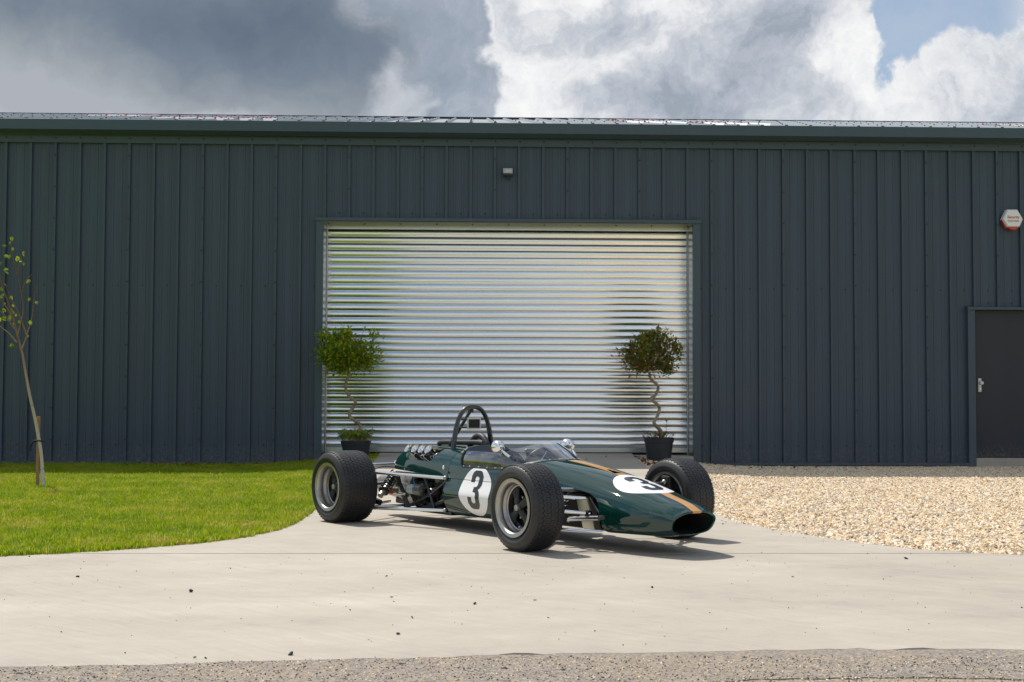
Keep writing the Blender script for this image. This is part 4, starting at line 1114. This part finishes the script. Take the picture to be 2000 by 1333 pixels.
for c, r_, mt in (((.56, -.17, .235), .035, 'cast'), ((.72, -.16, .20), .042, 'darkmetal'), ((.82, -.18, .24), .035, 'cast'), ((.45, -.16, .16), .03, 'darkmetal'), ((.15, -.15, .20), .032, 'cast'), ((.05, -.2, .22), .026, 'cast'), ((.33, -.15, .345), .03, 'black'), ((.62, -.15, .33), .028, 'cast')):
    MB().lathe([(-.035, 0), (-.035, r_*.8), (-.025, r_), (.025, r_), (.035, r_*.8), (.035, 0)], 12, 'y', c).build('ancillary_casing', MAT[mt], eng, smooth=35)
MB().ball((.095, -.245, .212), .020, 12, 8, (1, 1.2, .9)).build('rubber_boot', MAT['orange'], car, smooth=60)
rod('gear_linkage', [(-.05, -.245, .212), (.28, -.235, .205)], .008, 'steel')
rod('coolant_hose', spline_pts([(.45, -.15, .15), (.56, -.20, .145), (.68, -.21, .16), (.80, -.19, .21), (.86, -.17, .25)], 6), .015, 'hose')
rod('oil_hose', spline_pts([(.40, -.17, .14), (.50, -.21, .125), (.64, -.20, .13), (.80, -.15, .12)], 6), .012, 'hose')
rod('wiring', spline_pts([(.41, -.235, .355), (.40, -.245, .32), (.42, -.245, .285), (.415, -.25, .26)], 5), .004, 'blue')
rod('fuel_pipe', spline_pts([(.20, -.19, .33), (.30, -.20, .362), (.5, -.20, .360), (.7, -.21, .366)], 5), .006, 'steel')
rod('brake_hose', spline_pts([(.07, -.21, .40), (.03, -.28, .405), (.03, -.36, .385), (.06, -.44, .345)], 6), .0035, 'black')
MB().box((.22, -.27, .096), (.95, .27, .101)).build('belly_pan', MAT['darkmetal'], car)
# intake trumpets
for i in range(4):
    x = .268+i*.0905
    t = empty('intake_trumpet', parent=car); t.location = (x, -.205, .552)
    ax = Vector((.10, -.80, .58)).normalized(); t.rotation_mode = 'QUATERNION'; t.rotation_quaternion = ax.to_track_quat('Z', 'Y')
    MB().lathe([(-.085, .0195), (-.055, .0200), (-.035, .0215), (-.020, .0245), (-.008, .0290), (-.001, .0335), (.002, .0355), (.0035, .0352), (.003, .0335), (-.002, .0300), (-.012, .0245), (-.030, .0200), (-.055, .0175), (-.085, .0170)], 32, 'z').build('bell_mouth', MAT['chrome'], t, smooth=60)
    MB().lathe([(-.062, 0), (-.062, .0172)], 16, 'z').build('butterfly', mat('throttle_brass', (.20, .12, .05), .4, .8), t)
    MB().lathe([(-.13, .021), (-.085, .024), (-.083, .020)], 16, 'z').build('intake_runner', MAT['darkmetal'], t, smooth=40)
for i in range(9):
    x = .34+i*.045; rod('fuel_line', spline_pts([(x, -.10, .50), (x+.01, -.17, .525-.01*(i % 3)), (x-.01, -.20, .495), (x+.02, -.17, .46)], 4), .0042, ['steel', 'black', 'cast'][i % 3])
MB().box((.31, -.155, .40), (.74, -.10, .505)).build('cam_cover', MAT['black'], eng, bevel=.01)

# roll hoop
hh_ = [(.176, .535), (.166, .62), (.145, .72), (.122, .785), (.088, .836), (.045, .862)]
hp = [(.815, -w, z) for w, z in hh_]+[(.815, 0, .869)]+[(.815, w, z) for w, z in hh_[::-1]]
hoop = rod('roll_hoop', spline_pts(hp, 6), .0170, 'tube', seg=16)
for s in (-1, 1):
    rod('hoop_sleeve', [(.815, s*.1765, .530), (.815, s*.169, .60)], .0195, 'tube', hoop, 16)
    rod('hoop_sleeve', [(.815, s*.1685, .604), (.815, s*.1475, .714)], .0190, 'tube', hoop, 16)
rod('hoop_brace', [(.800, 0, .852), (.50, -.0, .560)], .0125, 'tube', hoop, 12)
MB().box((.775, -.016, .825), (.805, .016, .855)).build('brace_bracket', MAT['black'], hoop, bevel=.003)
for z, w in ((.718, .146), (.778, .126)): rod('cross_bar', [(.818, -w, z), (.818, w, z)], .0065, 'tube', hoop, 10)
pl_ = MB().box((.826, -.060, .703), (.834, .060, .789)).build('plate_frame', MAT['silver_plate'], hoop, bevel=.002)
MB().box((.8345, -.049, .714), (.8365, .049, .778)).build('plate_face', MAT['matt_black'], hoop)
rod('air_hose', spline_pts([(.60, .13, .575), (.66, .12, .625), (.73, .11, .652), (.80, .105, .642), (.85, .10, .60), (.87, .10, .56)], 7), .0225, 'hose', seg=16)
rod('breather_pipe', spline_pts([(.30, .05, .583), (.36, .05, .596), (.60, .05, .601), (.84, .05, .606), (.885, .05, .592), (.90, .05, .555)], 6), .0185, 'hose', seg=14)
# cockpit
MB().box((.96, -.235, .105), (1.90, .235, .115)).build('cockpit_floor', MAT['matt_black'], car)
for s in (-1, 1):
    a, b = sorted((s*.262, s*.270)); MB().box((.99, a, .115), (1.80, b, .455)).build('cockpit_liner', MAT['liner'], car)
sb = []
bm_o = [(-.245, .33), (-.252, .47), (-.225, .545), (-.17, .580), (-.08, .592), (0, .594), (.08, .592), (.17, .580), (.225, .545), (.252, .47), (.245, .33)]
seat = MB().add([(1.035-(z-.3)*.22, y, z) for y, z in bm_o]+[(1.060-(z-.3)*.22, y, z) for y, z in bm_o],
                [tuple(range(10, -1, -1)), tuple(range(11, 22))]+[(i, (i+1) % 11, 11+(i+1) % 11, 11+i) for i in range(11)]).build('seat_back', mat('seat_panel', (.020, .034, .055), .35, 0, .5), car, bevel=.004)
for y in (-.10, .06):
    MB().prism([(y-.055, .515), (y+.045, .515), (y+.052, .530), (y+.045, .545), (y-.055, .545), (y-.062, .530)], 0, 1.000, 1.0145).build('harness_slot', MAT['matt_black'], seat)
for y in (-.075, .075): rod('harness_strap', spline_pts([(1.02, y, .53), (1.06, y, .50), (1.10, y*1.1, .42), (1.14, y*1.2, .30)], 4), .012, mat('harness_webbing', (.03, .035, .05), .7), seat, 6)
st = empty('steering_wheel', (1.60, 0, .475), 0, car); st.rotation_euler = (0, math.radians(-62), 0)
MB().lathe([(.013*math.sin(t), .128+.013*math.cos(t)) for t in np.linspace(0, 2*PI, 11)[:-1]], 40, 'z', close=True).build('wheel_rim', MAT['black'], st, smooth=60)
for a in (.3, 2.84, 4.71): MB().tube([(0, 0, 0), (.125*math.cos(a), .125*math.sin(a), 0)], .007, 8).build('wheel_spoke', MAT['steel'], st, smooth=50)
rod('steering_column', [(1.60, 0, .475), (1.95, 0, .30)], .012, 'steel')
rod('dash_hoop', spline_pts([(1.74, -.225, .40), (1.75, -.19, .455), (1.76, -.10, .482), (1.76, 0, .490), (1.76, .10, .482), (1.75, .19, .455), (1.74, .225, .40)], 6), .014, 'black')

# windscreen
def drop(x, y, s=0.0):
    h = BODY_BVH.ray_cast(Vector((x, y, 1.0)), Vector((0, 0, -1))); return h[0]
base2 = [(1.098, -.2885), (1.20, -.2905), (1.35, -.2915), (1.48, -.2885), (1.58, -.2795), (1.68, -.256), (1.77, -.213), (1.845, -.152), (1.90, -.080), (1.922, 0)]
topc = [(1.112, -.268, .563), (1.20, -.270, .564), (1.35, -.271, .564), (1.46, -.267, .565), (1.54, -.252, .572), (1.60, -.222, .586), (1.65, -.180, .603), (1.69, -.125, .619), (1.713, -.065, .630), (1.722, 0, .634)]
bs = [drop(x, y) for x, y in base2]
bs = [b+Vector((0, 0, .002)) for b in bs]
bs = bs+[Vector((b.x, -b.y, b.z)) for b in bs[-2::-1]]; tp = [Vector(t) for t in topc]; tp = tp+[Vector((b.x, -b.y, b.z)) for b in tp[-2::-1]]
Bc, Tc = spline_pts(bs, 7), spline_pts(tp, 7); NB = len(Bc); rows = []
for t in np.linspace(0, 1, 7):
    rows.append([b.lerp(q, t)+Vector((0, (-1 if b.y < 0 else 1)*.012*math.sin(PI*t)*min(1, abs(b.y)/.1), 0)) for b, q in zip(Bc, Tc)])
m = MB().add([p for r in rows for p in r], [(i*NB+k, i*NB+k+1, (i+1)*NB+k+1, (i+1)*NB+k) for i in range(len(rows)-1) for k in range(NB-1)])
ws = link_mesh('windscreen', m.mesh('windscreen'), MAT['screen'], car, 60)
# trim strip with rivets
ctr = Vector((1.45, 0, .35)); r0, r1, riv = [], [], MB()
def snap(p, off):
    h = BODY_BVH.find_nearest(p); nn = h[1]
    if nn.dot(p-Vector((p.x, 0, .3))) < 0: nn = -nn
    return h[0]+nn*off, nn
for i, b in enumerate(Bc):
    t = (Bc[min(i+1, NB-1)]-Bc[max(i-1, 0)]).normalized(); s0, nn = snap(b, .0025)
    out = t.cross(nn); 
    if out.dot(Vector((b.x-1.35, b.y*1.6, -.1))) < 0: out = -out
    r0.append(snap(b-out*.002, .0030)[0]); r1.append(snap(b+out*.021, .0030)[0])
    if i % 5 == 2:
        q, nn = snap(b+out*.011, .004); riv.ball(q, .0052, 8, 6)
m = MB().add(r0+r1, [(k, k+1, NB+k+1, NB+k) for k in range(NB-1)]); m.build('screen_trim', MAT['black'], ws, smooth=60)
o = riv.build('rivets', MAT['chrome'], ws, smooth=60); o['kind'] = 'stuff'
for s in (0, NB-1):
    q = [r[s] for r in rows]; rod('screen_edge', [p+Vector((-.004, 0, 0)) for p in q], .010, 'black', ws, 8)
# mirrors
for s in (-1, 1):
    mr = empty('mirror', (1.552, s*.305, .606), 0, car); mr.rotation_euler = (0, 0, math.radians(s*4))
    MB().lathe([(-.042, 0), (-.042, .040), (-.036, .0435), (-.020, .0445), (.004, .041), (.026, .032), (.042, .018), (.048, 0)], 32, 'x').build('mirror_shell', MAT['chrome'], mr, smooth=50)
    MB().lathe([(-.0425, 0), (-.0425, .038)], 28, 'x').build('mirror_glass', MAT['chrome'], mr)
    MB().tube([(.028, -s*.002, -.022), (.06, -s*.012, -.045), (.095, -s*.026, -.066)], [.006, .010, .009], 12).build('mirror_stalk', MAT['chrome'], mr, smooth=60)
# ================================================================== PLANTS
def leaf_mesh_add(V, F, T_, pos, d, up, L, Wd, tint, curl=.15):
    d = d.normalized(); side = d.cross(up)
    if side.length < 1e-3: side = d.cross(Vector((1, 0, 0)))
    side.normalize(); nn = side.cross(d)
    b = len(V); c = -nn*L*curl
    V += [pos, pos+d*L*.35+side*Wd*.5+nn*Wd*.12, pos+d*L*.35-side*Wd*.5+nn*Wd*.12, pos+d*L*.72+side*Wd*.36+c*.5+nn*Wd*.1, pos+d*L*.72-side*Wd*.36+c*.5+nn*Wd*.1, pos+d*L+c, pos+d*L*.35, pos+d*L*.72+c*.5]
    F += [(b, b+1, b+6), (b, b+6, b+2), (b+1, b+3, b+7, b+6), (b+6, b+7, b+4, b+2), (b+3, b+5, b+7), (b+7, b+5, b+4)]
    T_ += [tint]*8
def leaf_object(name, V, F, T_, mt, parent):
    me = bpy.data.meshes.new(name); me.from_pydata([tuple(v) for v in V], [], F); me.update()
    at = me.attributes.new('tint', 'FLOAT', 'POINT'); at.data.foreach_set('value', T_)
    o = link_mesh(name, me, mt, parent); return o
TL = [(-1.629, 1.30), (-1.629, 1.226), (-1.674, 1.111), (-1.666, 1.011), (-1.608, 0.932), (-1.541, 0.882), (-1.564, 0.811), (-1.614, 0.739), (-1.606, 0.675), (-1.534, 0.611), (-1.484, 0.554), (-1.49, 0.33)]
TR = [(2.39, 1.27), (2.401, 1.187), (2.48, 1.115), (2.502, 1.058), (2.465, 0.971), (2.4, 0.925), (2.48, 0.856), (2.523, 0.799), (2.494, 0.698), (2.439, 0.612), (2.479, 0.555), (2.551, 0.483), (2.559, 0.36)]
def potted_tree(label, base, zr, path, crown, mt, nleaf, twiggy, tall, seed, under):
    r = random.Random(seed); bx, by, bz = base
    t = empty('potted_tree', base, label=label, cat='potted tree', group='spiral-stemmed trees in pots beside the shutter')
    h = zr-bz; rr = .205
    pot = MB().lathe([(0, 0), (0, .150), (.004, .155), (h*.80, .188), (h*.81, .196), (h*.985, .203), (h*.99, .210), (h, .210), (h, .196), (h*.93, .190), (h*.93, 0)], 40, 'z').build('pot', MAT['pot'], t, smooth=35)
    MB().lathe([(h*.94, 0), (h*.95, .10), (h*.935, .190)], 24, 'z').build('soil', MAT['soil'], t, smooth=40)
    p3 = [Vector((x-bx, .05*math.sin(i*1.7+seed), z-bz)) for i, (x, z) in enumerate(path)]
    P = spline_pts(p3, 6); MB().tube(P, [.018+.006*i/len(P) for i in range(len(P))], 10).build('trunk', MAT['bark_bay'], t, smooth=60)
    cx, cz, rx, rzu, rzd = crown; cx -= bx; cz -= bz
    V, F, T_ = [], [], []; tw = MB(); root = p3[0]
    ncl = 150
    for c in range(ncl):
        while True:
            v = Vector((r.uniform(-1, 1), r.uniform(-1, 1), r.uniform(-1, 1)))
            if .35 < v.length < 1 and (v.z > -.75): break
        v = v*(1+.10*math.sin(5*v.x+3*v.z+seed))
        p = Vector((cx+v.x*rx, v.y*rx, cz+(v.z*rzu if v.z > 0 else v.z*rzd)))
        out = (p-Vector((cx, 0, cz-.22))).normalized()
        tw.tube([root.lerp(p, .15+.25*r.random())+Vector((0, 0, .03)), root.lerp(p, .7)+Vector((r.uniform(-.02, .02), r.uniform(-.02, .02), .02)), p+out*twiggy*r.uniform(.2, 1)], [.004, .0028, .0015], 4)
        k = max(3, int(nleaf*r.uniform(.6, 1.4)))
        for _ in range(k):
            q = p+Vector((r.gauss(0, .042), r.gauss(0, .042), r.gauss(0, .040)))-out*.02
            d = (out*.9+Vector((r.uniform(-1, 1), r.uniform(-1, 1), r.uniform(-.9, .9)))).normalized()
            L = r.uniform(.044, .074)
            tint = min(1, max(0, r.gauss(.42, .27)+(.45 if r.random() < (.05 if mt == 'leaf_fresh' else .16) else 0)))
            leaf_mesh_add(V, F, T_, q, d, Vector((r.uniform(-.4, .4), r.uniform(-.4, .4), 1)), L, L*r.uniform(.38, .5), tint)
    for _ in range(7):                        # stray shoots
        a = r.uniform(0, 6.28); e = r.uniform(-.5, 1.0); p = Vector((cx+math.cos(a)*rx*.95*math.cos(e*.9), math.sin(a)*rx*.9, cz+(rzu if e > 0 else rzd)*.95*math.sin(e)))
        o_ = (p-Vector((cx, 0, cz-.1))).normalized(); tw.tube([p-o_*.1, p+o_*.07], [.003, .0015], 4)
        for i in range(6):
            leaf_mesh_add(V, F, T_, p+o_*(.012*i), (o_+Vector((r.uniform(-1, 1), r.uniform(-1, 1), r.uniform(-.5, 1)))).normalized(), Vector((0, 0, 1)), .052, .022, r.uniform(.4, .8))
    leaf_object('crown', V, F, T_, MAT[mt], t); tw.build('twigs', MAT['bark_bay'], t)
    V, F, T_ = [], [], []; tw = MB(); zt = h*.94
    for i in range(under[0]):
        a = r.uniform(0, 6.28); d = r.uniform(.03, .215); hh = under[1]*r.uniform(.5, 1.1); o_ = Vector((math.cos(a), math.sin(a), 0))
        p0 = o_*d*.85+Vector((0, 0, zt)); p1 = o_*(d+.05)+Vector((0, 0, zt+hh)); tw.tube([p0, p1], [.0025, .0015], 4)
        for j in range(under[2]):
            q = p0.lerp(p1, r.uniform(.4, 1)); dd = Vector((r.uniform(-1, 1), r.uniform(-1, 1), r.uniform(-.3, .7)))
            L = r.uniform(.04, .07); leaf_mesh_add(V, F, T_, q, dd, Vector((0, 0, 1)), L, L*.48, r.uniform(.0, .9))
    for (x0, z1) in tall:
        p0 = Vector((x0, -.05, zt)); p1 = Vector((x0+.02, -.05, z1-bz)); tw.tube([p0, p0.lerp(p1, .6)+Vector((-.012, 0, 0)), p1], [.004, .003, .002], 5)
        for j in range(9):
            q = p0.lerp(p1, .45+.06*j); a = j*2.4; leaf_mesh_add(V, F, T_, q, Vector((math.cos(a), math.sin(a)*.4, .45)), Vector((0, 0, 1)), .062, .024, r.choice((.3, .5, .6, .95)))
    leaf_object('underplanting', V, F, T_, MAT['leaf_fresh' if under[2] > 2 else 'leaf_tired'], t); tw.build('stems', MAT['bark_bay'] if under[2] > 2 else MAT['dead_leaf'], t)
potted_tree('full bright green spiral-stemmed tree in black pot by the left end of the shutter', (-1.53, -.42, .075), .352, TL, (-1.645, 1.51, .445, .37, .31), 'leaf_fresh', 30, .02, [], 3, (105, .17, 7))
potted_tree('sparser browning spiral-stemmed tree in black pot by the right end of the shutter', (2.51, -.45, .075), .408, TR, (2.39, 1.50, .415, .35, .27), 'leaf_tired', 21, .05, [(.09, .66)], 8, (70, .10, 1))

# birch sapling
TY = -4.623
sap = empty('birch_sapling', (-4.312, TY, 0), label='thin leaning birch sapling with pale trunk on the lawn', cat='tree')
def S(p, dy=0.0): return Vector((p[0]+4.312, dy, p[1]))
trunk = [(-4.305, -.05), (-4.312, 0.002), (-4.339, 0.319), (-4.356, 0.486), (-4.394, 0.715), (-4.443, 0.925), (-4.5, 1.176), (-4.545, 1.365), (-4.6, 1.553), (-4.645, 1.742), (-4.712, 1.953), (-4.756, 2.1), (-4.80, 2.32)]
P = spline_pts([S(p, .03*math.sin(i)) for i, p in enumerate(trunk)], 5)
MB().tube(P, [.021*(1-.82*i/len(P)) for i in range(len(P))], 10).build('trunk', MAT['birch'], sap, smooth=60)
BR = [[(-4.59, 1.543), (-4.561, 1.68), (-4.539, 1.827), (-4.578, 2.059), (-4.624, 2.248), (-4.669, 2.417), (-4.665, 2.586)], [(-4.545, 1.407), (-4.5, 1.554), (-4.458, 1.722), (-4.441, 1.912), (-4.412, 2.06)], [(-4.556, 1.975), (-4.517, 2.091), (-4.449, 2.165)], [(-4.601, 2.164), (-4.573, 2.312), (-4.537, 2.407)],
      [(-4.599, 1.48), (-4.684, 1.574), (-4.768, 1.637), (-4.84, 1.72)], [(-4.622, 1.616), (-4.708, 1.742), (-4.771, 1.805), (-4.85, 1.92)], [(-4.645, 1.742), (-4.731, 1.868), (-4.816, 1.973), (-4.88, 2.1)], [(-4.5, 1.554), (-4.583, 1.764), (-4.691, 1.974), (-4.756, 2.121)]]
tips = []
for i, b in enumerate(BR):
    pts = spline_pts([S(p, (.05*math.sin(i*2.1))*j/len(b)) for j, p in enumerate(b)], 4); tips += pts[len(pts)//3:]
    MB().tube(pts, [.0075*(1-.75*k/len(pts)) for k in range(len(pts))], 6).build('branch', MAT['birch'], sap, smooth=60)
LV = [(-4.67, 2.502), (-4.682, 2.375), (-4.736, 2.353), (-4.62, 2.358), (-4.536, 2.355), (-4.72, 2.184), (-4.721, 2.459), (-4.659, 2.449), (-4.541, 2.291), (-4.476, 2.118), (-4.462, 1.933), (-4.43, 1.902), (-4.468, 1.705), (-4.572, 1.705), (-4.623, 1.658), (-4.63, 1.469), (-4.609, 1.448), (-4.48, 1.554), (-4.743, 1.973), (-4.727, 1.879), (-4.761, 1.826), (-4.677, 1.795), (-4.687, 1.763), (-4.728, 1.742), (-4.67, 1.721), (-4.615, 1.774), (-4.754, 2.216), (-4.765, 2.037), (-4.674, 1.953), (-4.648, 1.869), (-4.753, 1.931), (-4.714, 2.058), (-4.74, 1.816), (-4.657, 1.827), (-4.543, 2.407), (-4.573, 2.301), (-4.611, 2.343), (-4.682, 2.561), (-4.80, 1.95), (-4.82, 1.83), (-4.80, 2.1), (-4.85, 2.02), (-4.79, 1.74), (-4.83, 2.2), (-4.78, 2.3), (-4.86, 1.9), (-4.81, 1.66)]
V, F, T_ = [], [], []; r = random.Random(4)
for p in LV:
    q = S(p, r.uniform(-.05, .05)); L = r.uniform(.036, .058)
    leaf_mesh_add(V, F, T_, q, Vector((r.uniform(-.6, .6), r.uniform(-.6, .3), r.uniform(-1, .2))), Vector((r.uniform(-.3, .3), -1, .3)), L, L*.72, r.random())
leaf_object('leaves', V, F, T_, MAT['leaf_birch'], sap)
stk = MB().prism([(-.015, -.015), (.015, -.015), (.015, .015), (-.015, .015)], 2, -.05, .73).build('tree_stake', MAT['stake'], None, bevel=.003)
stk.location = (-4.372, -4.60, 0); tag(stk, 'square timber stake in the lawn behind the birch sapling', 'stake')
tie = MB().tube(spline_pts([(-.085, 0, -.10), (-.078, 0, -.045), (-.05, -.02, 0), (-.02, -.03, .008), (.03, -.03, .006), (.05, 0, .004), (.02, .02, .003), (-.02, .03, .002), (-.045, .01, 0)], 4), .008, 6).build('tree_tie', MAT['matt_black'], None, smooth=60)
tie.location = (-4.365, -4.60, .48); tag(tie, 'black rubber tie holding the sapling to its stake', 'tree tie')

# ================================================================== LOOSE BITS
def pebble(seed): 
    me = stone(seed); return me
pm = [pebble(100+i) for i in range(5)]
for i, me in enumerate(pm): me.materials.append(MAT['dark_stone'] if i else MAT['tan_stone'])
SP = [(-2.041, -11.185), (-1.347, -11.724), (-0.441, -11.183), (-0.402, -10.414), (-1.313, -10.848), (0.02, -12.113), (-0.248, -12.488), (-0.287, -12.878), (-0.654, -13.292), (-0.53, -12.282), (-0.557, -12.182), (-0.352, -12.035), (-2.578, -10.31), (-1.265, -13.256), (-1.057, -13.353), (-0.993, -13.345), (-0.951, -13.355), (-1.629, -12.818), (0.287, -11.085), (0.662, -10.291), (0.903, -11.592), (1.428, -11.366), (1.885, -10.17), (2.559, -10.419), (2.153, -11.293), (1.05, -12.366), (1.428, -12.242), (0.503, -12.817), (2.491, -12.236), (2.409, -10.17), (1.502, -10.292), (1.704, -10.633), (2.673, -10.17), (0.967, -12.267), (0.582, -13.127), (0.334, -12.494), (1.775, -10.111), (1.603, -10.514), (2.792, -10.818)]
BIG = {1: .019, 8: .016, 5: .013, 2: .012, 0: .011, 20: .012, 6: .013, 7: .012, 23: .015}
for i, (x, y) in enumerate(SP):
    s = .68*BIG.get(i, random.uniform(.004, .008))
    o = bpy.data.objects.new('loose_stone', pm[1+i % 4]); COL.objects.link(o)
    o.location = (x, y, .004+s*.35); o.scale = (s, s, s); o.rotation_euler = (random.uniform(-.4, .4), random.uniform(-.4, .4), random.uniform(0, 6.28))
    tag(o, 'small dark stone lying loose on the pale concrete', 'stone', 'loose stones on the concrete')
for i, (x, y) in enumerate([(-.62+.25, -11.9), (.3, -12.0), (1.7, -11.2), (-1.9, -13.1)]):
    s = .006; o = bpy.data.objects.new('loose_stone', pm[0]); COL.objects.link(o); o.location = (x, y, .004+s*.35); o.scale = (s,)*3
    tag(o, 'tiny orange-tan pebble lying loose on the pale concrete', 'stone', 'tan pebbles on the concrete')
for i, (x, y) in enumerate([(-1.541, -13.578), (0.124, -13.505), (0.327, -13.534), (0.385, -13.464), (1.63, -13.587), (-0.241, -13.429), (1.12, -13.527)]):
    s = random.uniform(.009, .017); o = bpy.data.objects.new('loose_stone', pm[1+i % 4]); COL.objects.link(o)
    o.location = (x, y, -.012+s*.35); o.scale = (s*1.2, s, s); o.rotation_euler = (0, 0, random.uniform(0, 6.28))
    tag(o, 'dark stone lying on the worn road surface in front', 'stone', 'loose stones on the road')
V, F, T_ = [], [], []; lm = []
for k in range(4):
    m = MB(); L, w = .034, .012
    m.add([(-L, 0, .002), (-L*.3, w, .010+.003*k), (L*.5, w*.8, .006), (L, 0, .014), (L*.5, -w*.8, .003*k), (-L*.3, -w, .012), (0, 0, .001)], [(0, 1, 6), (1, 2, 6), (2, 3, 6), (3, 4, 6), (4, 5, 6), (5, 0, 6)])
    me = m.mesh('fallen_leaf', False); me.materials.append(MAT['dead_leaf']); lm.append(me)
def fallen(x, y, z, label, group, s=1.0):
    o = bpy.data.objects.new('fallen_leaf', random.choice(lm)); COL.objects.link(o); o.location = (x, y, z); o.scale = (s,)*3
    o.rotation_euler = (random.uniform(-.7, .7), random.uniform(-.7, .7), random.uniform(0, 6.28)); tag(o, label, 'leaf', group)
for i in range(46):
    y = random.uniform(-1.7, -.06); e = interp(ER, y); d = abs(random.gauss(.05, .14))
    fallen(e+d, y, side_h(y, d)+.014, 'curled brown leaf among those heaped beside the right-hand pot', 'brown leaves heaped by the right pot', random.uniform(.8, 1.3))
for x, y in [(1.3, -.35), (1.05, -.7), (1.5, -.9), (.9, -.5), (1.8, -.45), (1.25, -1.2), (.3, -.8), (-.6, -.4)]:
    fallen(x, y, ramp(y)+.008, 'small brown leaf lying on the shaded driveway near the shutter', 'leaves on the driveway', .8)
for i in range(34):
    x = random.uniform(-4.6, -1.9); y = random.choice((-.2, -.35, -.5, -.8))+random.uniform(-.15, .12)
    fallen(x, y, .045, 'brown leaf lying in the shaded grass at the foot of the wall', 'leaves along the left wall', 1.1)
for i in range(14):
    x = random.uniform(3.2, 5.6); y = random.uniform(-.9, -.08)
    fallen(x, y, .022+side_h(y, x-2.2), 'brown leaf lying on the gravel at the foot of the wall', 'leaves along the right wall', 1.1)
